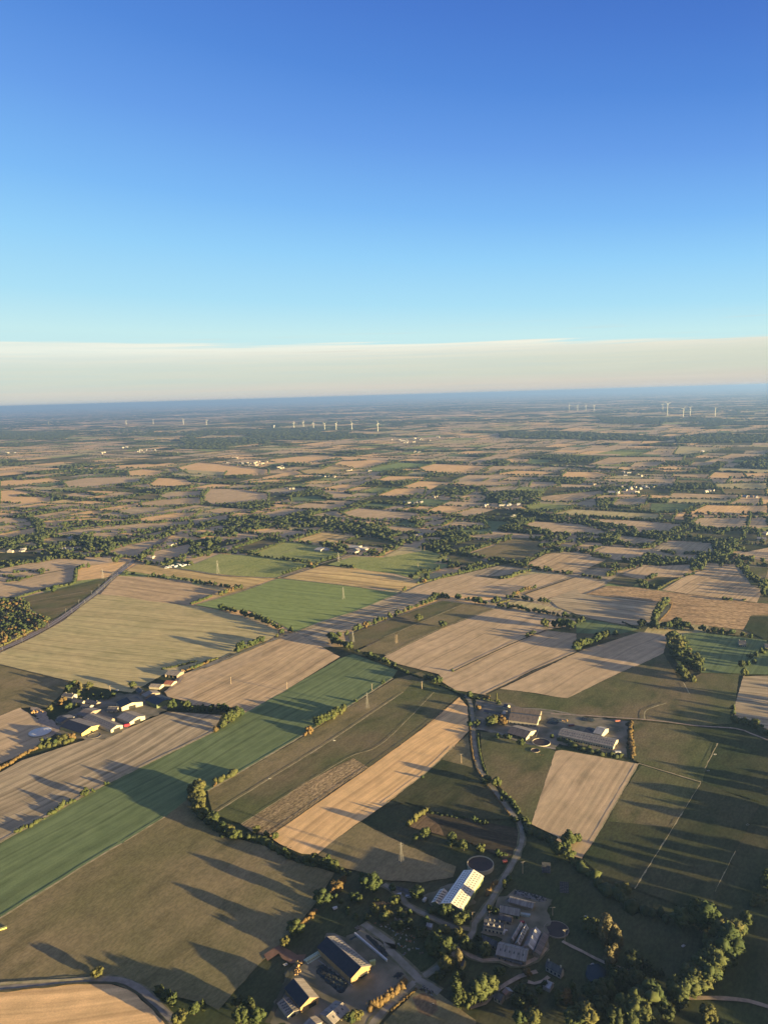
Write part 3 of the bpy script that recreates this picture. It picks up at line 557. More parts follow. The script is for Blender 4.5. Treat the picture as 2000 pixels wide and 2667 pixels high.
def tree_row(s, sp, h, kinds, label, jit=1.0, width=0.0, group=None):
    P = pts(s); g = group or label
    for i in range(len(P) - 1):
        n = max(1, round((P[i + 1] - P[i]).length / sp)); d = (P[i + 1] - P[i]).normalized()
        for j in range(n + (i == len(P) - 2)):
            q = P[i].lerp(P[i + 1], j / n) + Vector((rt.gauss(0, jit), rt.gauss(0, jit), 0)) + Vector((-d.y, d.x, 0)) * rt.uniform(-width, width)
            place(rt.choice(kinds), q, h * rt.uniform(.7, 1.25), label, g)
def hedge(s, h, w, leaf, label, gap=0.0, name='hedge', group=None):
    """one continuous hedge: bumpy leaf masses of uneven height along a line, """
    P = smooth_line(pts(s), 4.0); rng = np.random.default_rng(int(abs(P[0].x) * 7 + h * 10)); L_ = []; o0 = P[0].copy()
    acc = 0; step = max(.8, w * .28)
    for i in range(len(P) - 1):
        a, b = P[i], P[i + 1]; d = (b - a); ln = d.length; d.normalize(); n = max(1, int(ln / step))
        for j in range(n):
            q = a.lerp(b, j / n) - o0
            hh = h * (.72 + .5 * MN.noise(Vector(((q.x + o0.x) / 14, (q.y + o0.y) / 14, h))) + rng.uniform(-.12, .2))
            if gap and MN.noise(Vector(((q.x + o0.x) / 11, (q.y + o0.y) / 11, 9.))) > .5 - gap: continue
            for z in ((.35, .75) if h > 1.6 * w else (.5,)):
                r = w * rng.uniform(.26, .52); c = rng.normal(0, w * .17)
                L_.append((q.x - d.y * c, q.y + d.x * c, hh * z, r, max(r * .8, hh * (.3 if h > 1.6 * w else .5))))
    if not L_: return
    V, Fc = leafy(L_, 1, int(len(L_) * 12), .22 * min(3.0, max(1.2, w * .5)), rng, .2)
    tag(obj(name, np_mesh(name, V, Fc, LEAF[leaf]), None, o0), label, 'hedge', group)
# ------------------------------------------------------------------ hedges, near ones traced
for a in [
 ('E 0,850 40,820 120,770 200,725 290,690', 3.6, 4.5, 'a', 'low golden hedge curving along the tan field at the left edge'), ('E 290,690 430,660 545,640', 6.5, 8, 'y', 'tall bushy yellow-green hedge below the barns of the left farm'),
 ('E 122,1298 230,1248', 6, 6, 'g', 'bushy green hedge at the lower left, nearest piece above the green strip'), ('E 232,1246 335,1195', 4, 5, 'g', 'second piece of green hedge from the lower left along the green strip'), ('E 367,1170 480,1102', 6, 5.5, 'g', 'long green hedge piece halfway up the lower left edge of the green strip'),
 ('E 485,1095 550,1068', 5, 6, 'g', 'short rounded green hedge piece below two small trees on the green strip'), ('F 180,938 250,900 318,868', 7, 8, 'y', 'short dense yellow-green hedge block on the green strip edge above the curved row'), ('F 162,970 178,945', 2.6, 3, 'a', 'tiny golden bush hedge beside the yellow-green hedge block'),
 ('F 812,600 885,560', 5, 6, 'a', 'short orange autumn hedge in the middle of the green strip edge'), ('F 1010,480 1105,412', 6, 6, 'y', 'bright yellow-green hedge piece at the upper end of the middle tree row'), ('F 60,985 40,1080 70,1160', 9, 9, 'y', 'tall sunlit yellow-green hedge at the inner corner of the green strip'),
 ('F 60,1170 130,1230 200,1290 290,1330', 7, 9, 'd', 'dark shaded tall hedge curving round the foot of the olive strips'), ('F 300,1335 420,1345 540,1375 B 420,60 520,105', 5, 7, 'g', 'rough mixed hedge along the lower end of the dry maize strip'), ('B 530,110 650,165 760,180 900,225 1040,275', 4, 6, 'd', 'dark low hedge under the field with the nearest pylon'),
 ('B 605,705 680,640 745,565', 3.4, 4, 'a', 'golden-orange hedge between two green trees beside the nearest pasture'), ('B 1195,1445 1290,1390 1400,1310 1500,1230 1530,1200', 5.5, 4.5, 'a', 'bushy orange hedge on the bank beside the lane at the bottom farm yard'), ('B 1390,1445 1480,1365 1610,1255', 2.2, 1.8, 'a', 'thin low orange hedge along the far side of the bottom lane'),
 ('C 885,445 925,390 965,330', 3.6, 4, 'a', 'golden hedge beside the lane right of the big white-roofed barn'), ('J 0,745 60,720 180,670', 5, 7, 'g', 'green hedge leading up to the left corner of the bright green field'), ('J 100,1250 160,1235 230,1215', 4, 5, 'y', 'small pale hedge on the edge of the big ley, left of the tree group'),
 ('J 0,1305 40,1290 110,1262', 5, 6, 'g', 'bushy hedge where the ley meets the lane above the left farm'), ('E 1180,120 1330,90 1420,60', 3, 6, 'd', 'dark scrub hedge above the far sheds of the left farm'), ('E 1350,130 1480,85 1500,70', 4, 4.5, 'a', 'golden hedge along the lane above the left farm'),
 ('G 742,655 752,800 775,930 800,1000', 2.4, 1.8, 'a', 'low golden hedge on the left verge of the lane below the right farm'), ('G 800,1005 840,1070 900,1160', 2.0, 1.6, 'a', 'low golden hedge on the outside of the lane bend'), ('G 808,700 822,850 850,960 890,1060', 2.4, 1.8, 'g', 'low green hedge on the right verge of the lane below the right farm'),
 ('G 905,1165 990,1290 1100,1425', 1.8, 1.6, 'a', 'thin low hedge between the lane and the dark triangular pasture'), ('G 1020,1220 1070,1270 1130,1340 1165,1400', 5.5, 5, 'g', 'bushy green hedge right of the lane, above the start of the dark hedge'), ('G 1200,1490 1290,1560 1400,1620 1520,1690', 6, 9, 'd', 'tall dark hedge under the pale tan wedge field, upper half'),
 ('D 130,160 220,220 330,290', 7, 9, 'g', 'sunlit bushy hedge right of the round slurry store valley'), ('D 330,330 430,390 520,440 560,480', 8, 10, 'd', 'dark thick hedge behind the solar panels and valley pasture'), ('D 600,500 750,560 900,620', 6, 11, 'd', 'dark shaded hedge running down to the great round oak'),
 ('G 205,1500 290,1430 375,1370', 6, 5, 'y', 'bright yellow-green hedge block standing alone on the ploughed plot'), ('G 380,1385 600,1420 700,1440', 2, 4, 'd', 'low dark hedge along the top of the ploughed plot'), ('G 500,290 600,340 700,380', 3, 5, 'd', 'dark low hedge along the road end above the right farm'),
 ('G 100,130 200,180 330,230', 3, 5, 'd', 'dark hedge beside the road, left of the tree clump above the grey pole'), ('G 740,400 860,410 980,430', 3, 4, 'g', 'garden hedge at the entrance of the right farm'), ('K 1000,735 1085,708', 3.5, 5, 'y', 'short sunlit hedge in the gap of the middle tree row'),
 ('H 585,545 572,640 590,740 590,835', 3, 5, 'a', 'ragged golden bank of tall grass at the right end of the right farm'), ('H 30,690 200,760 350,800 520,820', 2.4, 9, 'd', 'rough dark scrub bank under the long grey-roofed barn'), ('H 1370,540 1500,560 1659,660', 5, 8, 'd', 'dark hedge under the grey striped field at the right edge'),
 ('L 720,888 800,800 825,740', 1.8, 2, 'a', 'thin golden hedge curving down the edge of the rough golden field'), ('I 0,710 180,680 420,610 610,575', 4, 7, 'g', 'hedge above the triangular olive field left of the railway'), ('I 610,580 650,540 660,440 700,420', 4, 7, 'g', 'hedge running up between two tan fields left of the railway'),
 ('I 0,1115 100,1070 250,990 330,950', 4, 5, 'y', 'pale yellow scrub hedge between the left wood and the railway'), ('L 700,620 800,560 910,515', 2.6, 4, 'y', 'straight clipped hedge lit along the grey field at upper right'), ('L 400,900 L 480,935 550,960', 2, 4, 'd', 'low dark hedge over the small green wedge field'),
 ('D 1659,420 1560,470 1520,490', 4, 5, 'y', 'sunlit bushes at the right edge above the dark field'), ('C 1010,90 1060,110', 3, 4, 'g', 'bush hedge beside the red box above the round slurry store'), ('K 290,560 400,540 500,515', 4, 7, 'g', 'hedge under the tree row between green meadow and tan field'), ('K 500,515 700,470 900,420 1000,395', 5, 7, 'g', 'long straight green hedge with trees over the big tan field'),
 ('K 1000,520 1080,520 1150,480 1260,455', 6, 9, 'g', 'hedge standing free in the big tan field'), ('L 0,1135 120,1080 280,1010', 6, 8, 'g', 'thick green hedge at the upper end of the tan fields, ending in two round trees')]:
    hedge(a[0], a[1], a[2], a[3], a[4])
# ------------------------------------------------------------------ single trees and rows
T = trees
T('D 1130,690,19,o', 'great round dark green oak standing at the end of the valley hedge'); T('D 1010,655,13,g', 'round oak leaning against the left side of the great oak'); T('D 1190,640,13,o', 'round oak at the right shoulder of the great oak')
T('D 1645,370,10,o 1655,300,9,o', 'dark tree cut by the right edge above the dark field'); T('D 1575,475,7,y 1545,480,5,B', 'yellow-green bush where the right hand tree line begins'); T('D 1480,640,9,g', 'slim green tree in the gap of the right hand tree line'); T('D 1410,720,10,g', 'round sunlit tree above the large oak of the right hand tree line')
T('D 1330,880,17,o', 'large oak near the top of the right hand tree line'); T('D 1250,920,12,g', 'smaller oak just left of the large oak in the right hand tree line'); T('D 1335,960,8,w', 'dark small tree in the shade under the large oak')
tree_row('D 1205,1040 1130,1110 1060,1190', 6.5, 15, 'gyg', 'dense yellow-green tree in the tall sunlit row at lower right', 1.2, 2.5); tree_row('D 1400,740 1330,800 1240,920 1190,990 1110,1090 1030,1190', 6.5, 12, 'gygo', 'tree filling the long sunlit belt along the dark field at lower right', 1.5, 4); T('D 940,1255,15,g', 'tall green tree at the lower left end of the tall sunlit row'); T('D 840,1250,6,b 870,1230,5,b', 'small bush between two tall trees at lower right')
T('D 740,1280,14,g 780,1240,10,g', 'sunlit tree above the large bottom tree group at lower right'); T('D 600,1105,9,g', 'green tree below the bare dead tree at lower right'); T('D 665,1000,9,x', 'bare pale dead tree in the dark wood at lower right')
T('D 700,1000,8,f', 'slim dark conifer beside the bare dead tree'); T('D 820,1030,5,f 770,1050,5,f', 'small conifer in the dark plot right of the dead tree'); T('D 640,1395,17,g', 'big broad tree at the bottom, right of centre of the lower right wood'); T('D 560,1430,15,g 690,1440,14,y', 'large tree cut by the bottom edge at lower right')
T('D 1180,1420,10,y', 'yellow-green tree at the bottom edge, alone on dark ground at lower right'); T('D 230,1420,12,y', 'broad sunlit tree at the bottom edge left of the big wood'); T('D 330,1430,9,y 140,1440,10,g', 'smaller sunlit tree at the bottom edge beside a broad one'); T('D 75,1260,8,a', 'orange round autumn tree at bottom right of the cottages')
T('D 120,1220,10,t 140,1270,8,t', 'slim green tree beside the orange autumn tree'); T('D 240,690,9,g 290,690,9,y 325,720,8,y', 'sunlit small tree at the top of the pale poplar group'); tree_row('D 380,790 430,810 470,830', 5, 14, 'p', 'tall pale golden poplar above the dark valley pond', .8, 1); T('D 410,980,12,p 450,930,11,p', 'pale golden poplar standing lower than the main poplar group')
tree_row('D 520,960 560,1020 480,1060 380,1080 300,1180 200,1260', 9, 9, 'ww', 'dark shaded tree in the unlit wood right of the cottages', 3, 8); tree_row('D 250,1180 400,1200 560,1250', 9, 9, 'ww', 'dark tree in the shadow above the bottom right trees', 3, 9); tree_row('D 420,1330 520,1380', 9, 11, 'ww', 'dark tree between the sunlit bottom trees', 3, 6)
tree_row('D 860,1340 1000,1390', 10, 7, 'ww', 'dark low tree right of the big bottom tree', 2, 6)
T('C 640,1395,14,t', 'tall narrow sunlit tree below the crossroads yard'); T('C 620,1290,11,t', 'narrow tree just above the tall narrow one below the crossroads'); T('C 735,1400,9,g 770,1350,8,g', 'small sunlit tree left of the round pair below the crossroads'); T('C 800,1370,12,g', 'large round tree in the middle group below the farm track'); T('C 868,1300,11,g', 'round smooth oak at the top of the group below the farm track')
T('C 515,1095,8,y', 'round pale tree left of the hamlet poplar'); T('C 572,1060,6,y', 'small pale bush tree beside the hamlet poplar'); T('C 645,1060,10,p', 'conical pale poplar standing before the little yellow house'); T('C 540,965,11,g', 'green tree in the hamlet garden, above the pale poplars'); T('C 490,930,6,b', 'low bush left of the garden tree')
T('C 710,915,8,g', 'rounded dark tree beside the garden lane bend'); T('C 650,835,7,y', 'pale round tree above the garden lane bend'); T('C 525,770,6,y', 'small bright tree by the lane below the white barn'); T('C 455,860,8,g 400,850,5,b', 'tree in the overgrown garden left of the lane'); T('C 880,970,8,g', 'dark round tree in front of the stone farmyard')
T('C 990,1140,6,g', 'single small tree on the dark plot under the farm track'); T('C 1240,1145,5,a', 'small reddish bush beside the garden drive'); T('C 530,635,9,o 500,610,6,g', 'dark tree at the front gable of the big white-roofed barn'); T('C 650,695,8,g 700,660,7,g', 'tree pair on the lawn below the big white-roofed barn'); T('C 430,600,5,b', 'green bush left of the front gable of the white barn')
T('C 915,590,5,g 968,610,5,g', 'small tree at the lane side before the farmhouse'); T('C 1040,380,6,t 1070,330,5,t', 'slim tree on the lane beside the silage heap'); T('B 1220,415,13,g', 'big round tree by the garden left of the nearest pylon'); T('B 1160,370,9,o', 'dark tree hugging the left of the big garden tree')
tree_row('B 880,425 925,390 970,345', 4, 5, 'AaA', 'orange autumn bush in the short row left of the big garden tree', .4); T('B 790,530,10,g', 'green tree at the upper end of the golden hedge'); T('B 560,790,9,g', 'green tree at the lower end of the golden hedge'); T('B 460,885,6,y', 'small lone sunlit tree at the mud track junction')
T('B 1400,400,5,b', 'round bush beside the garden shed'); T('B 1430,520,7,g', 'tree below the garden shed'); T('B 1605,470,8,g', 'tree right of the garden shed'); T('B 1250,600,6,y 1235,570,5,y', 'pale tree in the overgrown garden, left side'); T('B 1330,670,6,g 1370,640,5,y', 'bright small tree in the middle of the overgrown garden'); T('B 1440,720,5,B 1480,720,4,A', 'orange-tinted bush in the overgrown garden')
T('B 1060,470,5,b 1110,490,5,b', 'bush in the upper overgrown garden'); tree_row('B 930,470 1000,560 1100,620 1180,650', 6, 4, 'bw', 'low dark shrub on the bank below the golden bush row', 1, 3); tree_row('B 1200,440 1350,560 1500,650 1600,760', 8, 4, 'bBw', 'shrub among the rubble of the overgrown garden', 2, 6)
tree_row('B 1500,720 1640,800', 6, 6, 'w', 'dark tree in the overgrown garden right', 2, 6); tree_row('C 180,600 330,760 430,960', 8, 5, 'wbw', 'dark shrub on the slope of the overgrown garden', 2, 7); T('B 660,170,7,g 720,165,7,g', 'round green tree pair at the foot of the tan strip'); T('B 830,190,8,g 890,215,7,g', 'round green tree below the nearest pylon field corner'); T('B 500,130,6,g 460,90,6,o', 'dark tree at the foot of the dry maize strip')
T('C 580,20,6,g 690,50,7,g 830,70,7,g', 'tree on the bank above the round slurry store'); T('C 985,100,5,g', 'green bush tree right above the round slurry store'); T('A 712,958,6,y', 'single small sunlit tree at the bend of the bottom left road'); T('A 1150,1075,5,g 1200,1130,6,g 1245,1165,7,g', 'small tree in the roadside row at bottom left')
T('A 1300,1285,8,y', 'round sunlit tree at the bottom of the roadside row'); T('A 1400,1225,6,g', 'small green tree beside the bottom roadside row'); T('A 1470,1195,6,t', 'slim green tree beside the bottom roadside row'); T('B 95,1545,9,g', 'tree at the bottom edge left of the dark lane'); T('B 240,1545,9,g', 'right hand tree of the two at the bottom edge left of the yard'); T('B 150,1420,6,g 60,1400,6,w 190,1440,6,w', 'small dark tree behind the bottom edge trees')
T('B 1050,1545,6,g 1095,1530,6,y', 'tree at the bottom edge below the farm yard'); T('C 1290,1545,8,y', 'bright tree at the bottom edge right of centre'); T('C 1180,1545,7,g 1640,1540,8,g', 'tree half cut by the bottom edge'); tree_row('C 1100,1440 1300,1420 1500,1350', 9, 6, 'w', 'dark low tree in the shaded valley bottom', 2, 8)
tree_row('C 1150,1300 1300,1330 1450,1290', 11, 6, 'w', 'dark tree on the shaded plot between cottages', 3, 6); tree_row('C 720,1200 480,1150', 9, 6, 'w', 'dark tree on the shaded corner below the garden lane', 3, 5); T('C 760,900,5,w 820,850,5,w 830,930,6,w', 'dark shrub in the triangular garden by the lane')
# mid distance near
T('G 885,1145,8,g', 'round tree on the left of the lane below the bend'); T('G 975,1160,8,g', 'round tree on the right of the lane below the bend'); T('G 740,635,6,g', 'small dark tree left of the lane by the right farm'); T('G 800,635,7,g', 'small dark tree right of the lane by the right farm'); T('G 1020,1285,4,b', 'small bush at the lane edge in the bend')
T('G 1140,1470,5,b 1110,1450,4,b', 'bush at the lane corner above the dark wood edge'); T('G 1220,1480,6,g', 'tree at the top of the dark wood edge'); tree_row('G 1600,1640 D 0,60 60,110 110,140', 6, 9, 'gog', 'tree in the dense sunlit hedge corner below the tan wedge', 1.2, 3); T('D 515,395,8,y', 'bright tree lit in the dark thick hedge')
T('G 780,1465,5,g 835,1480,4,b 875,1490,4,b', 'small round tree on the top edge of the ploughed plot'); T('G 350,1610,8,g', 'dark green tree below the yellow-green hedge block'); T('G 270,1620,5,b', 'bush below the yellow-green hedge block'); T('G 590,1650,8,g', 'round tree on the lower edge of the ploughed plot'); T('G 690,1680,6,g', 'smaller round tree right of the one on the ploughed plot edge'); T('G 330,1090,3,b', 'tiny bush on the fence of the long tan strip')
T('G 810,500,6,y', 'yellowing small tree at the right farm garden'); T('G 920,640,10,g 955,620,10,y', 'large yellow-green tree in the right farm garden'); T('G 1005,620,9,a', 'large orange autumn tree in the right farm garden'); T('G 1050,615,5,y', 'small yellow bush tree at the corner of the dark-roofed barn'); T('G 972,425,9,c', 'slim bright yellow poplar at the entrance of the right farm')
T('G 990,450,5,y', 'bush beside the slim yellow poplar'); T('G 740,390,7,g', 'round tree at the road junction above the right farm'); T('G 870,405,5,a 905,410,5,y', 'orange bush by the road junction'); T('G 1185,810,7,g', 'green tree left of the large slurry ring'); T('G 985,740,5,t 1040,740,4,t 1075,750,5,t', 'slim sapling along the farm drive'); T('G 1450,740,4,b', 'bush right of the large slurry ring')
T('G 595,165,4,g', 'tiny lone bush in the tan field with a long shadow'); T('G 460,270,9,g 480,260,7,g', 'sunlit tree at the right of the clump beside the field track'); T('G 370,240,7,o 410,250,8,o 430,270,8,g', 'dark tree in the clump beside the field track'); T('G 195,185,5,g 30,80,6,o 95,125,6,y', 'small tree in the hedge at the top of the green strip')
T('F 1375,225,5,g', 'small lone tree at the top edge of the green strip'); T('F 1180,358,4,g', 'smallest lone tree on the edge of the green strip'); tree_row('F 895,535 950,505 1000,480', 4, 8, 'go', 'dark green tree in the middle row of the green strip', .5); T('F 1045,445,8,g 1090,415,7,g', 'tree rising from the yellow-green hedge of the middle row')
T('F 840,570,6,a', 'orange autumn tree of the middle row'); T('F 175,570,6,y', 'yellow-green round tree at the tip of the wooded corner'); T('F 225,548,8,g', 'slim tree with bare trunk at the wooded corner'); tree_row('F 270,510 320,475 365,440', 4, 9, 'g', 'tree in the thick group at the wooded corner of the green strip', 1, 2); tree_row('F 0,425 90,430 180,430 260,430 300,440', 6.5, 8, 'oog', 'dark tree in the short row leading to the wooded corner', 1)
T('E 1250,410,11,g', 'large round tree right of the blue-roofed barn'); T('E 1340,415,11,g', 'second large round tree right of the blue-roofed barn'); T('E 1455,410,6,g 1530,410,6,g 1620,405,6,g', 'smaller tree in the row right of the two large round trees'); T('E 615,1035,7,g', 'round small tree midway along the lower left field edge'); T('E 678,1005,4,b', 'small bush next to the round small tree on the field edge'); T('E 770,955,4,g', 'tiny tree at the corner between the grey stripes and the green strip')
T('E 370,415,7,y', 'round yellow-green tree left of the left farm gardens'); T('E 505,415,8,g', 'round green tree before the cream houses of the left farm'); T('E 430,385,7,a 460,360,7,a', 'pinkish autumn tree by the white house of the left farm'); T('E 560,390,5,a', 'small pinkish tree among the farm cottages'); T('E 640,270,9,y', 'tall pale tree at the top of the left farm garden')
T('E 565,270,10,p 590,275,9,p', 'pale broad tree in the left farm top garden'); T('E 500,270,8,w 540,250,8,w', 'dark reddish tree at the back of the left farm'); T('E 570,310,7,y', 'yellow-green tree beside the white house of the left farm'); T('E 960,260,9,g', 'lone round tree above the blue-roofed barns of the left farm'); T('E 485,280,5,y', 'small yellowing tree over the white house')
tree_row('E 680,310 760,340 820,320', 5, 4.5, 'bg', 'small orchard tree in the left farm garden', 2, 6); tree_row('E 300,670 400,655 520,635', 7, 7, 'yg', 'tree in the bushy hedge below the left farm', 1, 1.5)
tree_row('F 40,1010 30,1090 60,1160', 7, 10, 'yy', 'tall sunlit tree at the inner corner of the green strip', 1, 2); tree_row('F 70,1180 150,1240 220,1300 300,1330', 7, 8, 'og', 'dark tree in the curved row at the foot of the olive strips', 1, 2); T('F 270,1310,8,y', 'one sunlit tree in the curved dark row'); T('F 470,1300,6,y', 'bright bush tree at the lower end of the dry maize'); T('F 600,1350,6,g', 'round tree at the lower tip of the tan strip'); T('F 540,1330,5,x', 'bare bush at the lower tip of the tan strip')
tree_row('J 255,800 300,800 380,815', 9, 10, 'o', 'large dark oak at the left end of the row under the bright green field', .8); tree_row('J 430,830 500,860 600,890 680,925 760,965', 11, 9, 'oog', 'dark round tree in the row under the bright green field', 1.0); T('J 780,1000,9,o 850,985,9,g', 'large round tree at the lower corner of the bright green field'); T('J 735,1025,5,y', 'small pale tree by the lane corner')
T('J 425,1140,12,g 385,1160,9,g', 'large round tree group on the lower edge of the ley'); tree_row('J 470,1125 540,1095 620,1065', 7, 8, 'g', 'tree in the row on the lower right edge of the ley', .7); tree_row('J 1190,1060 1260,1100 1350,1140', 8, 10, 'og', 'large dark tree in the clump at the field crossing', 1.5, 2); T('J 1220,1035,8,y 1270,1030,8,g 1330,1010,7,g', 'sunlit tree above the dark clump at the field crossing')
tree_row('J 1400,980 1500,945 1590,905 1640,885 K 0,880', 8, 8, 'ggy', 'tree in the row between the grey stripes and the olive field', .8); tree_row('K 60,860 150,825 240,785 330,755 430,710', 9, 8, 'gg', 'sunlit tree in the upper part of the row over the olive field', .8); T('K 300,890,10,g', 'lone flat round tree in the olive field'); T('K 505,945,10,g', 'lone round oak in the brown pasture by the tan field')
tree_row('J 1450,1170 1550,1215 1659,1250 F 1250,20 1350,60 1450,100', 10, 6, 'ogy', 'small tree in the hedge between the green strip and the tan fields', 1, 1); tree_row('K 440,700 500,690 560,695', 8, 9, 'o', 'dark tree at the top corner of the olive field', 1); tree_row('K 640,710 720,715', 11, 9, 'o', 'dark tree in the short gap of the long mid row', 1); tree_row('K 780,740 880,745 980,735', 9, 11, 'og', 'large round tree in the long mid row', 1)
tree_row('K 990,775 1060,780', 8, 7, 'o', 'dark small tree below the mid row', 1); tree_row('K 1085,775 1300,815 1500,850 1640,865', 8, 8, 'ow', 'dark tree in the straight row over the tan fields', 1); tree_row('K 1080,700 1150,700 1280,720', 9, 8, 'og', 'tree in the row under the upper tan field', 1); tree_row('K 1330,725 1420,735', 10, 8, 'g', 'one of the round trees at the end of the upper row', 1); tree_row('K 1120,670 1200,635 1300,605', 9, 7, 'gy', 'sunlit tree along the farm road in the upper tan fields', 1)
tree_row('K 1390,945 1470,950 1600,965', 10, 13, 'oog', 'large dark oak in the clump in the middle of the tan fields', 1.2, 3); T('K 1235,1025,6,g 1265,1010,5,g 1290,1005,6,g', 'small tree in the trio by the field ditch'); T('K 1645,1140,8,o', 'dark tree at the lower end of the thick hedge'); tree_row('L 0,1120 90,1095 180,1060 260,1010', 6, 9, 'g', 'tree in the thick green hedge above the tan fields', 1, 2); T('L 340,1015,9,g', 'round tree at the very end of the thick green hedge')
T('L 20,920,9,g 50,900,9,g', 'sunlit tree at the corner of the small green wedge field'); tree_row('L 670,890 700,830 740,790 770,720', 7, 9, 'gg', 'tree in the short row beside the rough golden field', 1, 1.5); tree_row('L 590,950 700,960 800,965 880,950', 7.5, 12, 'ow', 'large dark tree in the thick row over the tan field', 1.5, 3); tree_row('L 900,965 1000,965', 8, 11, 'o', 'dark tree right of the thick row', 1.5, 3)
tree_row('L 1080,985 1200,1000 1350,1015 1500,1035', 9, 8, 'ogw', 'tree in the long row above the white house field', 1, 2); tree_row('L 830,1030 840,1120 880,1210 960,1300', 7, 12, 'gyo', 'tree in the sunlit part of the broad wood belt', 2, 5); tree_row('L 900,1050 960,1200 1040,1327 H 1080,120', 7, 11, 'owg', 'tree in the shaded right side of the broad wood belt', 2, 4); T('L 960,1180,9,a 1000,1300,8,a', 'orange tree in the broad wood belt')
tree_row('H 960,170 1010,215 1060,230', 6, 10, 'gya', 'tree at the foot of the broad wood belt', 1.5, 2); T('H 1130,160,8,g', 'round tree a little apart from the foot of the wood belt'); T('H 1470,185,9,g', 'dark tree at the corner of the grey striped field'); T('H 1375,450,6,g 1378,495,6,g', 'small tree on the edge of the grey striped field'); tree_row('H 1390,550 1480,560 1550,580 1659,650', 9, 7, 'gow', 'tree in the dark hedge of the grey striped field', 1, 2)
tree_row('L 1450,1300 1600,1180 1659,1100', 14, 8, 'w', 'dark tree around the house at the right edge', 2, 6); T('K 375,540,13,o', 'large round oak at the corner of the green meadow'); T('K 325,545,9,g 345,560,8,y', 'pale tree beside the large oak of the green meadow'); T('K 170,630,9,g', 'lone round tree at the corner of the bright green field'); T('K 235,520,8,o', 'dark lone tree on the edge of the green meadow')
tree_row('K 510,515 620,490 750,455 880,420', 12, 8, 'gg', 'tree along the long straight hedge of the big tan field', 1, 1); tree_row('I 1280,510 1380,515 1420,520 1659,550 J 0,555 200,590 430,615', 12, 8, 'ow', 'dark tree in the long row under the striped straw field', 1, 1); tree_row('J 250,665 320,640 370,625', 8, 8, 'yg', 'sunlit tree in the short group left of the bright green field', 1)
T('J 1030,415,9,y 1075,410,8,y', 'yellow-green tree pair at the farm road junction'); tree_row('J 790,485 870,460 960,430', 9, 6, 'g', 'bushy tree along the farm road', 1); tree_row('J 1300,420 1400,435', 8, 7, 'o', 'dark low tree in the right meadow', 1); T('I 1000,390,15,g', 'large round tree on the tan field by the level crossing'); T('I 1040,350,11,g', 'second round tree by the level crossing'); T('I 475,640,13,g', 'broad oak at the top of the olive triangle')
T('I 145,485,11,g', 'round tree in the left tan fields'); tree_row('I 680,440 720,430 770,430', 12, 9, 'oa', 'dark round tree at the fork of hedges', 2); T('I 1240,350,12,f 1315,330,12,f', 'dark conifer beside the railway house'); T('I 350,470,9,g 370,460,8,g', 'tree on the small scrub strip'); T('J 1200,0,5,w', 'dark tree by the golden field') if False else None
# wood at the left: trees one can tell apart
WOODP_ = [(p.x, p.y) for p in pts('I -300,740 0,720 200,700 260,790 300,830 420,880 380,950 200,1030 0,1100 -300,1180')]
def fill(Q, sp, h, kinds, label, rr=rt):
    x0, x1 = min(p[0] for p in Q), max(p[0] for p in Q); ya, yb = min(p[1] for p in Q), max(p[1] for p in Q)
    y = ya
    while y < yb:
        x = x0
        while x < x1:
            q = (x + rr.uniform(-.45, .45) * sp, y + rr.uniform(-.45, .45) * sp)
            if inside(q[0], q[1], Q): place(rr.choice(kinds), Vector((q[0], q[1], 0)), h * rr.uniform(.65, 1.2), label, label)
            x += sp
        y += sp
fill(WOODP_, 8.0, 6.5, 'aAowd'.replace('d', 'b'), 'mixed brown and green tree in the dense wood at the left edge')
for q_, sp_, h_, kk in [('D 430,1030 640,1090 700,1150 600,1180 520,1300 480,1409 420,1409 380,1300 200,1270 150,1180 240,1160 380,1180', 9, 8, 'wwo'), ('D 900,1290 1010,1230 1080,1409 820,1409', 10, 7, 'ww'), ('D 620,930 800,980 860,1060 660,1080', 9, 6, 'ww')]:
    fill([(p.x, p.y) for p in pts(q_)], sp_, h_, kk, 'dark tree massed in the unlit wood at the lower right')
T('I 370,950,11,g 415,900,10,g', 'bright green tree at the tip of the left wood')
# woods beyond the frame at the right and lower right whose long shadows cross the pastures and the hamlet
rs = random.Random(3)
for k in range(900):
    p = Vector((rs.uniform(60, 620), rs.uniform(225, 1050), 0)); px_, py_ = pix_x(p), pix_y(p)
    off = max(px_ - 2090, py_ - 2760)
    if off < 0 or off > 900: continue
    if p.y > 420 and (MN.noise(Vector((p.y / 42, 0, 4.4))) < .0 or px_ > 2500): continue
    if p.y <= 420 and p.x < 110 + 40 * MN.noise(Vector((p.y / 30, 2, 2))): continue
    place('w', p, rs.uniform(9, 16), 'tree beyond the frame', 'trees beyond the frame')
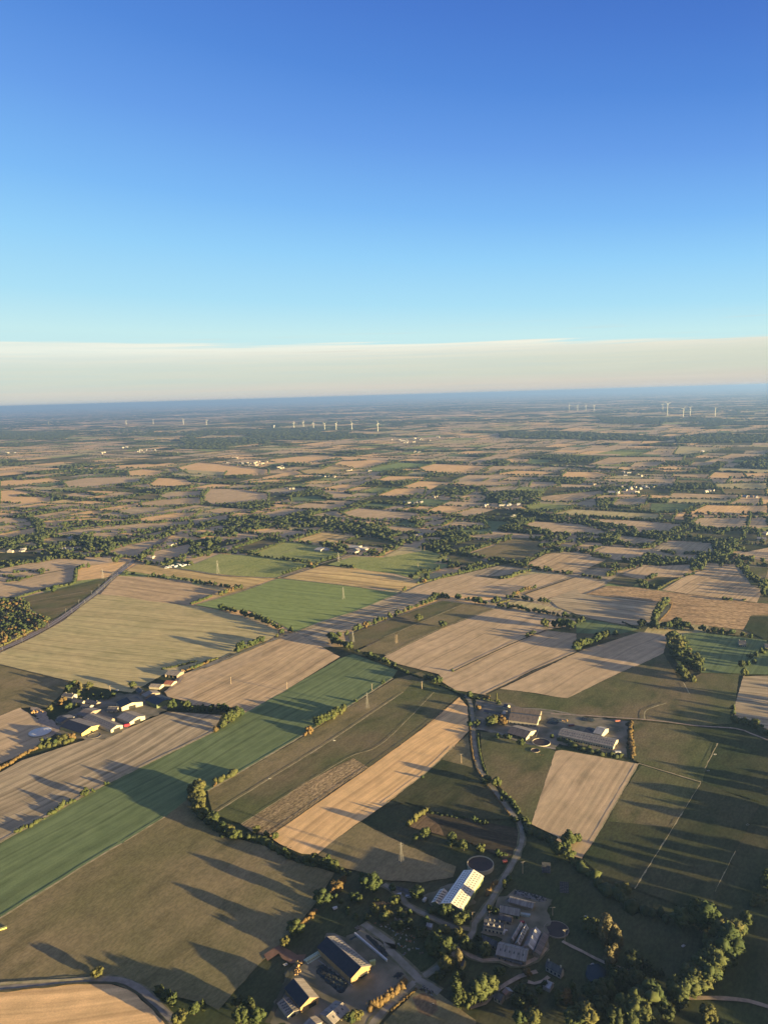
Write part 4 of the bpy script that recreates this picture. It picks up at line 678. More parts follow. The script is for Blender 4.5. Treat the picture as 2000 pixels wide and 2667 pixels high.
# ------------------------------------------------------------------ the 300 trees that show largest as things, the rest as far woodland
def in_frame(p): return -60 < pix_x(p) < 2060 and pix_y(p) < 2760
PLACED = [(a[0] * 1.18, a[1], a[2], a[3] * 1.18) + a[4:] for a in PLACED]
PLACED.sort(key=lambda a: -a[0] * (1 if in_frame(a[2]) else 0))
REST = []; made = {}
for n, (sz, kd, p, h, label, grp, wd) in enumerate(PLACED):
    if n >= 298: REST.append((kd, p, h)); continue
    var = rt.randrange(len(TREES[kd])); cm, tm = TREES[kd][var]; nm = KDEF[kd][2]
    key = (kd, var)
    if key not in made:
        r = obj(nm, None); kids = [obj('trunk', tm, r)]
        if cm: kids.append(obj('crown', cm, r))
        KIDS[r.name] = kids; made[key] = r
    else: r = copy_tree(made[key])
    r.location = (p.x, p.y, 0); r.rotation_euler = (0, 0, rt.random() * 6.28)
    w = h * rt.uniform(.9, 1.15) * (1.15 if kd in 'bBA' else 1) * wd; r.scale = (w, w * rt.uniform(.9, 1.1), h)
    tag(r, label, CATS[nm])
    if grp: r['group'] = grp
    elif 'group' in r: del r['group']
print('placed', len(PLACED), 'size limit', PLACED[min(297, len(PLACED) - 1)][0] * F * .383)
# --- far foliage: points carrying a size, instanced with low leaf clumps
def low_crown(seed, n, leaf):
    rng = np.random.default_rng(seed); lo = []
    for i in range(n):
        d = rng.normal(size=3); d /= np.linalg.norm(d); lo.append((d[0] * .28, d[1] * .28, .5 + d[2] * .25, rng.uniform(.2, .3), rng.uniform(.2, .28)))
    V, Fc = leafy(lo, 1, 30, .1, rng, .2); V = V.copy(); V[:, 2] = V[:, 2].clip(0, None)
    return np_mesh('clump', V, Fc, leaf)
def scatter2(name, pts_, label, seeds, leaves):
    parts = [[] for _ in seeds]
    for p in pts_: parts[rt.randrange(len(seeds))].append(p)
    V = []; Fc = []
    return scatter_multi(name, parts, label, seeds, leaves)
def scatter_multi(name, parts, label, seeds, leaves):
    """one object: a point per clump, split by a stored index among a few clump shapes"""
    A = np.array([p + (i,) for i, P in enumerate(parts) for p in P], dtype=np.float32)
    me = bpy.data.meshes.new(name); me.vertices.add(len(A))
    me.vertices.foreach_set('co', np.column_stack([A[:, 0], A[:, 1], np.zeros(len(A))]).astype(np.float32).ravel())
    me.attributes.new('size', 'FLOAT_VECTOR', 'POINT').data.foreach_set('vector', np.column_stack([A[:, 2], A[:, 2], A[:, 3]]).astype(np.float32).ravel())
    me.attributes.new('pick', 'INT', 'POINT').data.foreach_set('value', A[:, 4].astype(np.int32)); me.update()
    o = obj(name, me); tag(o, label, 'woodland', kind='stuff')
    g = bpy.data.node_groups.new(name, 'GeometryNodeTree'); g.interface.new_socket('Geometry', in_out='INPUT', socket_type='NodeSocketGeometry'); g.interface.new_socket('Geometry', in_out='OUTPUT', socket_type='NodeSocketGeometry')
    n = g.nodes; l = g.links; gi = n.new('NodeGroupInput'); go = n.new('NodeGroupOutput'); jn = n.new('GeometryNodeJoinGeometry')
    rr = n.new('FunctionNodeRandomValue'); rr.data_type = 'FLOAT'; rr.inputs[3].default_value = 6.28; cx = n.new('ShaderNodeCombineXYZ'); l.new(rr.outputs[1], cx.inputs[2])
    na = n.new('GeometryNodeInputNamedAttribute'); na.data_type = 'FLOAT_VECTOR'; na.inputs['Name'].default_value = 'size'
    pk = n.new('GeometryNodeInputNamedAttribute'); pk.data_type = 'INT'; pk.inputs['Name'].default_value = 'pick'
    for i, (s, lf) in enumerate(zip(seeds, leaves)):
        c = bpy.data.objects.new('leaf_clump', low_crown(s, 6, LEAF[lf])); oi = n.new('GeometryNodeObjectInfo'); oi.inputs['Object'].default_value = c; oi.inputs['As Instance'].default_value = True
        ip = n.new('GeometryNodeInstanceOnPoints'); l.new(gi.outputs[0], ip.inputs['Points']); l.new(oi.outputs['Geometry'], ip.inputs['Instance'])
        eq = n.new('FunctionNodeCompare'); eq.data_type = 'INT'; eq.operation = 'EQUAL'; l.new(pk.outputs['Attribute'], eq.inputs[2]); eq.inputs[3].default_value = i; l.new(eq.outputs[0], ip.inputs['Selection'])
        l.new(cx.outputs[0], ip.inputs['Rotation']); l.new(na.outputs['Attribute'], ip.inputs['Scale']); l.new(ip.outputs[0], jn.inputs[0])
    l.new(jn.outputs[0], go.inputs[0]); o.modifiers.new('scatter', 'NODES').node_group = g
    return o
HP = []          # hedgerow points
def traced(x, y):
    for Q, a, b, c, d in POLYS:
        if a < x < b and c < y < d and inside(x, y, Q): return True
    return False
def ok_far(x, y):
    v = (x, y); py = pix_y(v)
    if py > 1490 or not (-80 < pix_x(v) < 2080): return False
    return not traced(x, y)
for a, b in HLINES:
    d = b - a; ln = d.length
    if ln < 20: continue
    c = (a + b) / 2; dens = MN.noise(Vector((c.x / 900, c.y / 900, 7.7))); s0 = rb.random()
    if s0 < (.08 if c.length < 3500 else .3): continue
    dist = c.length; f = max(1, dist / 3000); sp = (5.0 + 2.5 * (dens < 0)) * f ** 1.0; n = int(ln / sp); hb = rb.uniform(3.5, 7); tall = rb.uniform(.2, .75)
    for i in range(n):
        q = a.lerp(b, (i + rb.random() * .8) / n)
        if rb.random() < .1 or MN.noise(Vector((q.x / 60, q.y / 60, 1.2))) > .42: continue
        if not ok_far(q.x, q.y): continue
        t = rb.random() < tall; w = rb.uniform(4, 7) * f ** .3 if not t else rb.uniform(7, 11); h = (hb * rb.uniform(.7, 1.3) if not t else rb.uniform(6, 11)) * (1 if c.length < 2300 else .72)
        HP.append((q.x + rb.gauss(0, 1.2), q.y + rb.gauss(0, 1.2), w, h))
# hedges round the traced pale fields further out
for Q, a_, b_, c_, d_ in POLYS:
    cy = (c_ + d_) / 2
    if cy < 1750: continue
    f = max(1, cy / 3000)
    for i in range(len(Q)):
        a, b = Vector(Q[i]), Vector(Q[(i + 1) % len(Q)]); n = int((b - a).length / (5.5 * f)); sk = rb.random() < .2; hb = rb.uniform(3.5, 7); tall = rb.uniform(.2, .75)
        for j in range(n):
            if sk or rb.random() < .18: continue
            q = a.lerp(b, j / n); t = rb.random() < tall
            HP.append((q.x + rb.gauss(0, 1.5), q.y + rb.gauss(0, 1.5), rb.uniform(5, 8) if not t else rb.uniform(8, 12), hb * rb.uniform(.7, 1.3) if not t else rb.uniform(7, 11)))
# extra tree groups one can recognise in the middle distance
WD = []
def fill_far(Q, sp, h, chk=False):
    x0, x1 = min(p[0] for p in Q), max(p[0] for p in Q); ya, yb = min(p[1] for p in Q), max(p[1] for p in Q); y = ya
    while y < yb:
        x = x0
        while x < x1:
            q = (x + rb.uniform(-.5, .5) * sp, y + rb.uniform(-.5, .5) * sp)
            if inside(q[0], q[1], Q) and (not chk or ok_far(*q)): WD.append((q[0], q[1], sp * rb.uniform(1.0, 1.5), h * rb.uniform(.6, 1.2)))
            x += sp
        y += sp
for P in WOODS:
    c = sum(P, Vector((0, 0))) / len(P); sp = 9.5 * max(1, c.y / 2800); fill_far([(p.x, p.y) for p in P], sp, 10, True)
def belt(s, w, sp, h):
    P = pts(s)
    if P[0].y > 2300: w *= .5; h *= .8
    for i in range(len(P) - 1):
        d = P[i + 1] - P[i]; ln = d.length; d.normalize(); n = max(1, int(ln * w / sp / sp))
        for j in range(n):
            q = P[i] + d * rb.uniform(0, ln) + Vector((-d.y, d.x, 0)) * rb.uniform(-w / 2, w / 2)
            WD.append((q.x, q.y, sp * rb.uniform(.9, 1.4), h * rb.uniform(.6, 1.2)))
for s, w, sp, h in [('I 330,240 350,90 330,30 260,0', 22, 9, 9), ('I 340,260 560,240 800,200 850,230 900,290', 60, 10, 11), ('I 0,250 150,270 340,260', 40, 10, 9), ('I 350,300 500,310 640,340 700,350', 45, 10, 10), ('I 640,350 760,345 850,325 930,325', 30, 9, 10), ('I 710,170 860,210', 50, 10, 12),
    ('I 340,380 500,345 560,320', 25, 9, 9), ('I 0,390 150,400 340,380', 28, 9, 8), ('I 0,420 100,425', 30, 9, 9), ('I 880,250 1000,240 1150,210 1200,185', 14, 8, 8), ('I 900,200 1020,170 1200,150', 24, 9, 9), ('I 1210,190 1300,170 1450,150 1520,100 1659,90', 30, 9, 10), ('I 1320,260 1400,240 1470,225', 14, 8, 8), ('I 1520,215 1600,195 1659,200', 20, 9, 9),
    ('I 380,130 560,80 800,60 1150,50 1230,40', 16, 8, 9), ('I 500,60 640,40 800,30', 25, 9, 9), ('I 1420,415 1500,380 1659,345', 10, 8, 9), ('I 0,510 60,500 190,540', 12, 7, 6), ('I 20,560 190,530 340,490 390,460', 9, 7, 6), ('I 120,470 260,460 420,460', 8, 7, 5), ('I 1100,480 1150,490', 12, 8, 7),
    ('J 0,345 120,310 230,290 400,300 490,310', 22, 9, 9), ('J 60,230 180,240 200,190', 40, 10, 11), ('J 0,170 110,150 300,140 400,160', 40, 10, 11), ('J 380,210 500,190 620,170', 14, 8, 8), ('J 100,60 300,50 500,50 800,70 1100,60 1300,80', 70, 11, 10), ('J 640,170 800,185', 18, 9, 9), ('J 640,150 800,130', 14, 8, 8), ('J 880,185 1000,150 1130,105', 10, 8, 8),
    ('J 1130,225 1250,250 1330,270', 30, 9, 9), ('J 1530,290 1600,310 1659,330', 26, 9, 9), ('J 1150,90 1400,120 1600,150 1659,180', 30, 10, 10), ('J 1400,50 1500,70 1659,60', 40, 10, 10), ('J 300,120 460,110 640,85', 26, 9, 9), ('J 130,330 230,265', 14, 9, 8),
    ('K 0,130 100,150 200,140 300,130', 22, 9, 9), ('K 160,210 240,220', 26, 9, 9), ('K 0,290 150,250', 20, 9, 8), ('K 370,240 520,215 600,200 740,200', 26, 9, 9), ('K 300,240 420,255 560,290 720,320 760,330', 22, 9, 9), ('K 650,290 780,250 940,235', 18, 9, 9), ('K 770,330 900,355 1000,375 1080,390 1180,405', 22, 9, 9), ('K 960,225 1020,200 1080,180', 16, 9, 10),
    ('K 600,400 640,420 560,420', 20, 9, 8), ('K 300,500 330,470 440,450 560,425 680,395', 12, 8, 8), ('K 440,375 560,390 590,400', 16, 9, 8), ('K 450,360 550,315', 8, 7, 6), ('K 640,100 800,95 880,90', 26, 10, 10), ('K 210,20 380,30', 26, 9, 8), ('K 1120,80 1180,40 1260,10', 22, 9, 10), ('K 1020,120 1120,110 1300,135 1440,140', 35, 10, 11), ('K 1280,190 1440,170 1500,180 1560,190', 34, 10, 11),
    ('K 1330,255 1430,245 1540,205', 20, 9, 10), ('K 1520,150 1610,150', 20, 9, 12), ('K 1170,400 1200,385 1280,345 1400,300 1470,285', 12, 8, 8), ('K 1190,410 1250,430 1400,455 1500,475 1620,485', 12, 8, 8), ('K 1400,440 1430,450', 14, 9, 11), ('K 1400,270 1560,275 1659,295', 20, 9, 9), ('K 1640,240 1659,235', 16, 9, 10),
    ('L 0,30 130,55 250,70 400,85 460,100 520,105', 24, 9, 10), ('L 310,180 350,130 390,100', 16, 9, 9), ('L 0,195 150,190 240,185 300,180', 22, 9, 10), ('L 460,130 620,155 720,165 800,165', 16, 8, 8), ('L 810,150 860,100 960,75 1070,65', 12, 8, 9), ('L 810,180 950,180 1080,185 1200,200', 26, 9, 11), ('L 1030,110 1200,125 1240,145 1300,90', 18, 9, 9), ('L 370,240 500,255 600,260', 16, 9, 9),
    ('L 640,265 700,225 780,190', 14, 8, 9), ('L 250,240 320,225', 20, 9, 9), ('L 0,290 120,300 260,340', 16, 9, 8), ('L 120,280 200,250', 12, 8, 9), ('L 550,345 680,335', 26, 9, 10), ('L 720,290 820,305 870,320', 14, 8, 9), ('L 900,315 1000,310 1100,300', 12, 8, 8), ('L 1030,330 1200,335 1380,350', 30, 9, 9), ('L 1190,250 1300,215 1400,195', 20, 9, 9), ('L 1200,300 1330,290 1420,260', 18, 9, 9),
    ('L 1380,350 1500,360 1560,385', 26, 9, 10), ('L 1400,355 1390,410 1450,450 1510,520 1520,570', 12, 8, 9), ('L 1520,520 1610,540 1620,580 1620,650 1640,700', 14, 9, 9), ('L 1470,140 1520,100', 16, 9, 9), ('L 210,420 330,430 340,410', 12, 8, 8), ('L 270,515 330,460 430,440 550,415', 14, 8, 8), ('L 530,590 600,540 690,500', 12, 8, 8), ('L 540,595 640,600 730,600', 14, 8, 7), ('L 1020,460 1040,420 1060,400', 16, 9, 10), ('L 1250,410 1260,415', 12, 9, 9),
    ('L 930,500 1040,475', 5, 6, 5), ('L 0,490 120,510 240,535', 8, 7, 6), ('L 1100,690 1300,710 1450,710 1600,720', 4, 9, 5), ('L 1560,410 1659,420', 14, 9, 8),
    ('M 130,690 300,695 420,710 560,720 700,720 780,700', 110, 15, 11), ('M 330,660 500,670 640,690', 60, 14, 11), ('M 130,790 250,770 350,750', 60, 13, 10), ('M 630,655 750,640 880,650', 50, 13, 10), ('M 760,700 850,690 960,670', 40, 13, 10), ('M 1060,775 1150,760 1280,740', 30, 11, 10), ('M 1180,600 1300,610 1450,620 1659,620', 90, 15, 11), ('M 1190,580 1300,580', 40, 14, 10),
    ('M 0,585 200,590 450,560 700,550', 130, 20, 11), ('M 250,560 450,530 700,530', 110, 20, 11), ('M 0,600 150,570', 90, 18, 10), ('M 590,800 720,790 860,830', 22, 11, 9), ('M 180,825 250,900 260,948', 30, 11, 10), ('M 0,790 130,770', 40, 12, 9), ('M 1270,860 1400,870 1500,830 1659,840', 60, 13, 11), ('M 1400,900 1659,880', 70, 13, 10),
    ('N 0,650 150,640 350,640 500,700', 70, 15, 11), ('N 0,800 150,750 250,740', 60, 13, 10), ('N 150,840 400,830 600,880 700,900 800,930', 90, 13, 11), ('N 600,760 750,730 900,740 1050,760', 90, 14, 11), ('N 900,700 1200,690 1350,720', 60, 14, 10), ('N 1250,650 1400,640 1500,700 1659,740', 80, 15, 11), ('N 950,780 1150,800 1300,820 1500,830', 60, 13, 10), ('N 700,600 850,610 1100,600', 30, 14, 10),
    ('N 380,560 600,570 700,560', 60, 16, 10), ('N 830,560 950,540 1080,540', 60, 17, 10), ('N 1100,570 1300,560 1500,560', 70, 17, 10), ('N 830,470 1100,490 1300,490 1659,500', 60, 20, 10), ('N 0,450 300,430 600,440', 120, 24, 11), ('N 850,400 1200,420 1659,400', 220, 28, 11), ('N 980,850 1060,860', 30, 10, 9),
    ('O 100,540 400,560 700,580 1000,590', 90, 18, 11), ('O 100,830 300,870 450,880 700,930 840,950', 26, 10, 10), ('O 80,880 100,920 60,960', 50, 11, 11), ('O 600,800 760,810 950,850', 34, 11, 10), ('O 700,690 900,680 1060,700 1200,720', 70, 14, 10), ('O 1050,690 1200,680 1350,700', 70, 14, 10), ('O 1160,600 1300,590 1659,600', 70, 16, 11), ('O 1450,560 1659,560', 120, 18, 12),
    ('O 0,800 100,780 240,770', 40, 12, 10), ('O 1150,870 1180,910', 20, 9, 9), ('O 1500,850 1659,860', 22, 10, 9), ('O 150,650 300,640 500,640', 20, 14, 9)]:
    belt(s, w, sp, h)
# the big far forests on the right and the wooded far plain
for s, sp, h in [('O 1080,380 1300,355 1659,365 1900,375 1900,412 1500,412 1100,415', 24, 14), ('O 1480,545 1560,515 1659,500 1900,500 1900,580 1560,575', 20, 14), ('O 0,350 300,340 800,360 1050,380 1000,400 400,390 0,380', 34, 12), ('M 1100,340 1659,330 1659,370 1150,380', 34, 12), ('M 0,290 500,300 400,340 0,345', 34, 12),
    ('N 0,290 500,300 900,320 500,350 0,345', 34, 12), ('O 600,250 1100,260 1000,300 650,290', 40, 12)]:
    fill_far([(p.x, p.y) for p in pts(s)], sp, h)
FARP = []
for i in range(52000):
    r = 7500 + 22000 * rb.random() ** 1.5; a = rb.uniform(-.56, .56); x, y = r * math.sin(a), r * math.cos(a)
    nz = MN.noise(Vector((x / 2600, y / 900, 2.2))) + .6 * MN.noise(Vector((x / 700, y / 260, 5.2)))
    if nz < .12: continue
    s = 14 * (r / 6000) ** .9; FARP.append((x, y, s * rb.uniform(1.2, 3.2), rb.uniform(8, 13)))
HP += [(p.x, p.y, h * 1.05, h) for k, p, h in REST if k not in 'aAyBp']
AUT = [(p.x, p.y, h * 1.1, h) for k, p, h in REST if k in 'aAyBp']
print('hedge points', len(HP), 'wood', len(WD), 'far', len(FARP), 'cells', len(CELLS))
scatter2('distant_hedgerows', HP, 'small green hedgerow trees lining the patchwork fields in the middle distance', [1, 2, 3, 4], 'ogod')
scatter2('autumn_foliage', AUT, 'browning and yellowing trees in the left edge wood and in hedges', [21, 22, 23, 24, 25], 'aayyg')
scatter2('distant_woods', WD, 'clusters of dark green trees and woods between the distant fields', [5, 6, 7, 8, 9], 'ogodd')
scatter2('far_woodland', FARP, 'blue-green far woodland fading towards the horizon', [10, 11, 12], 'odd')
# ------------------------------------------------------------------ building materials
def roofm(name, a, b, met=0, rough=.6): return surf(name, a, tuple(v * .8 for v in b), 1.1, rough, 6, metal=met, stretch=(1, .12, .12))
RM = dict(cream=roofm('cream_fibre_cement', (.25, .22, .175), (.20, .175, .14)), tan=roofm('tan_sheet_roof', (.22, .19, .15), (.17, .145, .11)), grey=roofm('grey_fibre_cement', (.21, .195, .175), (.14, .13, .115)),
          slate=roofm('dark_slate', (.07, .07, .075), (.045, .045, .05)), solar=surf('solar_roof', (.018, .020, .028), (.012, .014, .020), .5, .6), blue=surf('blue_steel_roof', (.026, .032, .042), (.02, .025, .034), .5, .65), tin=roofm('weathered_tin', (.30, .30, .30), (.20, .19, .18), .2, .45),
          rust=roofm('rusty_tin', (.26, .13, .07), (.20, .18, .17)), tile=roofm('orange_clay_tile', (.30, .12, .06), (.22, .09, .05)), brown=roofm('brown_sheet_roof', (.13, .105, .085), (.09, .075, .06)), bright=roofm('pale_cream_sheet', (.40, .365, .29), (.40, .37, .30)), pale=roofm('painted_lit_white_sheet', (.60, .58, .52), (.60, .58, .52)), white=roofm('white_sheet', (.30, .285, .25), (.26, .245, .215)))  # pale: white sheet lightened so slopes turned from the sun look lit
WM = dict(wood=surf('larch_cladding', (.27, .18, .085), (.20, .13, .06), .9, stretch=(1, 1, .1)), cream=surf('cream_wall', (.30, .27, .20), (.25, .22, .16), .5), green=surf('green_clad_wall', (.10, .12, .06), (.08, .10, .05), .5), grey=surf('grey_block_wall', (.20, .19, .175), (.15, .14, .13), .5),
          white=surf('white_render', (.22, .21, .19), (.18, .17, .155), .4), stone=surf('stone_wall', (.20, .165, .12), (.13, .11, .085), .8), yellow=surf('yellow_cladding', (.33, .27, .10), (.28, .23, .09), .5))
DARK = surf('dark_opening', (.02, .018, .016), (.014, .013, .012), .5); GLASS = surf('window_glass', (.03, .035, .04), (.02, .025, .03), .5, .15); CLEAR = surf('clear_roof_sheet', (.06, .06, .055), (.045, .045, .042), .5, .3)
STEEL = surf('galvanised_steel', (.17, .165, .15), (.12, .12, .11), .8, .4, metal=.3); WHITE = surf('white_paint', (.42, .42, .40), (.36, .36, .35), .5, .5); YELL = surf('turbine_paint', (.38, .36, .28), (.34, .33, .26), .3, .5)
def part_copy(o, parent, loc, rz=0.0, sc=None):
    c = o.copy(); C.objects.link(c); c.parent = parent; c.location = loc; c.rotation_euler = (0, 0, rz)
    if sc: c.scale = sc
    return c
def barn(s, ze, rise, label, name='barn', roof=('grey', 'grey'), wall='grey', door=(), win=0, chim=(), sky=None, open_side=None, over=.5, ridge=.5, cat=None, group=None, skyside=(0, 1), z0=0.0, dcol=None, skd=(.45, .7), chimney_wall='cream', dormer=0):
    A0, A1, B = pts(s, ze)[:3]; u = (A1 - A0); Ln = u.length; u.normalize(); v = Vector((-u.y, u.x, 0)); w = (B - A0).dot(v)
    if w < 0: v = -v; w = -w; A0, A1 = A1, A0; u = -u
    c = (A0 + A1) / 2 + v * w / 2; rz = math.atan2(u.y, u.x)
    r = obj(name, None, None, (c.x, c.y, 0), rz); tag(r, label, cat or name.replace('_', ' '), group)
    hl, hw = Ln / 2, w / 2; yr = -hw + w * ridge; zr = ze + rise; mb = MB(); t = .25
    # walls: gable ends as pentagon slabs, long sides as boxes between them
    for sx_ in (-1, 1):
        xa, xb = sx_ * hl, sx_ * (hl - t); P = [(-hw, z0), (hw, z0), (hw, ze), (yr, zr - .02), (-hw, ze)]
        V_ = [(xa, y, z) for y, z in P] + [(xb, y, z) for y, z in P]; n = 5
        mb.add(V_, [tuple(range(n)), tuple(range(n, 2 * n))[::-1]] + [(i, n + i, n + (i + 1) % n, (i + 1) % n) for i in range(n)])
    for sy_ in (-1, 1):
        y0_, y1_ = sorted((sy_ * hw, sy_ * (hw - t)))
        if open_side == sy_:
            for k in range(1, max(2, int(Ln / 5))): x = -hl + Ln * k / max(2, int(Ln / 5)); mb.box(x - .15, x + .15, y0_, y1_, z0, ze)
            mb.box(-hl + t, hl - t, y0_, y1_, ze - .5, ze)
        else: mb.box(-hl + t + .003, hl - t - .003, y0_, y1_, z0, ze)
    mb.build('wall', WM[wall], r)
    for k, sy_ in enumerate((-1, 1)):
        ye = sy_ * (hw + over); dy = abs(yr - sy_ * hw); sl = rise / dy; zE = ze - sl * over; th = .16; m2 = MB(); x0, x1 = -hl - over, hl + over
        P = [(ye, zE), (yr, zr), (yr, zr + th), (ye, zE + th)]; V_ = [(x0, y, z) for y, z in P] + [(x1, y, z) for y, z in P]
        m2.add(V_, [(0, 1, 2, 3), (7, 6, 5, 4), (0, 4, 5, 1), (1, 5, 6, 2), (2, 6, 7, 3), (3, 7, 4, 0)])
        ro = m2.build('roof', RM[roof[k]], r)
        if roof[0] != roof[1]: ro['label'] = {'pale': 'white roof slope, colour lightened to look sunlit', 'bright': 'bright cream roof slope', 'solar': 'dark solar panel roof slope', 'cream': 'sunlit cream roof slope', 'tan': 'tan roof slope', 'tin': 'bare tin roof slope', 'rust': 'rust-stained roof slope', 'blue': 'blue roof slope', 'slate': 'dark roof slope', 'brown': 'brown roof slope', 'grey': 'grey roof slope', 'white': 'white roof slope', 'tile': 'orange tiled roof slope'}[roof[k]]
        if sky and k in skyside:
            nx, ny = sky; sm = None; ang = math.atan2(rise, dy) * (1 if sy_ < 0 else -1)
            for i in range(nx):
                for j in range(ny):
                    f = (j + .8) / (ny + .6); y = sy_ * hw + (yr - sy_ * hw) * f; z = ze + rise * f + th + .02; x = -hl + Ln * (i + .7) / (nx + .4) + (.25 * Ln / nx if j % 2 else 0)
                    if sm is None: b3 = MB(); b3.box(-skd[0], skd[0], -skd[1], skd[1], 0, .07); sm = b3.build('skylight', CLEAR, r, (x, y, z)); sm.rotation_euler = (ang, 0, 0)
                    else: q = part_copy(sm, r, (x, y, z)); q.rotation_euler = (ang, 0, 0)
    m3 = MB(); m3.bar((-hl - over, yr, zr + .16), (hl + over, yr, zr + .16), .22, n=6); m3.build('ridge_cap', RM[roof[1]], r)
    for (e, dw, dh, off) in door:      # e: gable -1/+1 on x
        b4 = MB(); x = e * (hl + .03); b4.box(min(x, x - e * .2), max(x, x - e * .2), yr + off - dw / 2, yr + off + dw / 2, z0 + .02, dh)
        b4.build('door', DARK, r)
    if win:
        b5 = MB(); b5.box(-.55, .55, -.08, .08, -.7, .7); w0 = None
        for sy_ in (-1, 1):
            if open_side == sy_: continue
            for i in range(win):
                p = (-hl + Ln * (i + .5) / win, sy_ * (hw + .02), min(ze - 1.1, 1.6))
                w0 = part_copy(w0, r, p) if w0 else b5.build('window', GLASS, r, p)
    for f in chim:
        b6 = MB(); x = -hl + Ln * f; b6.box(x - .38, x + .38, yr - .3, yr + .3, zr - .5, zr + .95); b6.box(x - .44, x + .44, yr - .36, yr + .36, zr + .95, zr + 1.1); b6.box(x - .3, x - .05, yr - .15, yr + .15, zr + 1.1, zr + 1.4); b6.build('chimney', WM[chimney_wall], r)
    for i in range(dormer):
        x = -hl + Ln * (i + .7) / (dormer + .4); y = -hw + .5; b7 = MB(); b7.box(x - .7, x + .7, y, y + 2.2, ze - .2, ze + 1.3); b7.add([(x - .9, y - .2, ze + 1.25), (x + .9, y - .2, ze + 1.25), (x, y - .2, ze + 2.0), (x - .9, y + 2.4, ze + 1.25), (x + .9, y + 2.4, ze + 1.25), (x, y + 2.4, ze + 2.0)], [(0, 1, 2), (5, 4, 3), (0, 3, 4, 1), (1, 4, 5, 2), (2, 5, 3, 0)]); b7.build('dormer', WM['white'], r)
    return r
# ---- bottom farm yard
barn('B 757,885 1043,1150 1200,1032', 5.5, 3.2, 'long barn with navy solar slope, tan slope and timber gable in the bottom yard', roof=('solar', 'cream'), wall='wood', sky=(13, 3), skyside=(1,), door=[(1, 6, 3.6, 2), (-1, 5, 3.6, 2)])
barn('B 476,1240 605,1402 745,1300', 5.0, 3.0, 'smaller solar-roofed barn with timber gable, nearer the bottom left of the yard', roof=('solar', 'tan'), wall='wood', door=[(1, 5, 3.4, 2)])
barn('B 412,1372 495,1480 585,1418', 3.2, 1.1, 'low shed with two rows of skylights against the smaller solar barn', name='shed', roof=('tan', 'tan'), wall='cream', sky=(5, 2), door=[(1, 3, 2.3, 0)])
barn('B 780,1462 910,1352 1025,1430', 3.4, 1.6, 'low cream-roofed building with a rounded open front at the bottom edge of the yard', name='farm_building', roof=('grey', 'cream'), wall='cream', sky=(3, 1), door=[(-1, 5, 2.8, 1)], open_side=1)
barn('B 640,1550 690,1600 780,1520', 3.0, 1.2, 'small grey-roofed shed cut by the bottom edge of the yard', name='shed', roof=('grey', 'tan'), wall='grey')
# ---- hamlet by the lane
barn('C 495,505 690,225 855,275', 5.5, 2.6, 'big white-roofed livestock barn dotted with skylights beside the round slurry store', roof=('pale', 'bright'), wall='green', sky=(16, 3), door=[(-1, 6, 3.6, 0)], skd=(.35, .55))
barn('C 415,495 485,392 550,402', 4.0, 1.6, 'small white-roofed wing on the left of the big skylight barn', name='shed', roof=('pale', 'bright'), wall='green', sky=(5, 2))
barn('C 1000,578 1165,612 1200,562', 3.6, 2.6, 'dark grey-roofed old barn with green wall beside the silage heaps', roof=('grey', 'slate'), wall='green', win=4)
barn('C 1080,490 1280,545 1300,500', 3.0, 1.8, 'low sheet-roofed silage shelter behind the dark grey old barn', name='shed', roof=('grey', 'grey'), wall='stone')
barn('C 862,705 1025,740 1030,690', 4.0, 3.0, 'long farmhouse with lit chimneys and white dormers beside the crossroads', name='farmhouse', roof=('slate', 'slate'), wall='cream', win=5, chim=(.28, .52, .8), dormer=3, over=.3)
barn('C 985,640 1095,668 1105,620', 3.0, 2.0, 'low dark slate outhouse behind the farmhouse', name='outbuilding', roof=('slate', 'slate'), wall='stone', win=2, over=.3)
barn('C 835,820 965,880 985,845', 3.0, 2.0, 'dark slate cottage row on the corner opposite the farmhouse', name='cottage', roof=('slate', 'slate'), wall='stone', win=3, over=.3)
barn('C 970,945 1220,1005 1280,905', 4.0, 2.6, 'wide grey-roofed cattle shed at the front of the stone farmyard', name='cattle_shed', roof=('grey', 'grey'), wall='stone', sky=(6, 1), skyside=(0,), win=5)
barn('C 962,960 1185,1030 1205,990', 2.6, .8, 'low lean-to with ribbed dark roof in front of the wide cattle shed', name='lean_to', roof=('slate', 'slate'), wall='grey', ridge=.85, open_side=-1)
barn('C 1090,820 1170,680 1195,690', 3.6, 1.4, 'narrow tin-roofed shed lit along its slope at the left of the stone farmyard', name='shed', roof=('tan', 'tin'), wall='stone', over=.2)
barn('C 1130,855 1205,705 1245,715', 3.8, 2.0, 'ribbed tin-roofed shed with clear sheets in the middle of the stone farmyard', name='shed', roof=('tin', 'tin'), wall='stone', sky=(7, 1), over=.2)
barn('C 1200,885 1270,730 1355,750', 3.8, 2.4, 'rust-stained tin-roofed barn at the right of the stone farmyard', roof=('rust', 'tin'), wall='stone', over=.2)
barn('C 1285,930 1360,770 1418,785', 3.6, 1.2, 'flat brown-roofed open shed at the far right of the stone farmyard', name='shed', roof=('brown', 'brown'), wall='stone', ridge=.3, open_side=-1)
barn('C 1395,1045 1525,1115 1548,1080', 3.6, 2.6, 'white-walled slate cottage standing alone in the lower right valley', name='cottage', roof=('slate', 'slate'), wall='white', win=4, chim=(.1, .9), over=.3)
barn('C 1370,1215 1430,1245 1470,1200', 2.6, 1.6, 'small bright tin-roofed shed below the white-walled cottage', name='shed', roof=('tin', 'white'), wall='grey', over=.2)
barn('C 945,1310 1010,1345 1050,1310', 3.0, 2.0, 'dark-roofed cabin in the trees by the bottom track', name='cabin', roof=('slate', 'slate'), wall='stone', win=2, over=.3)
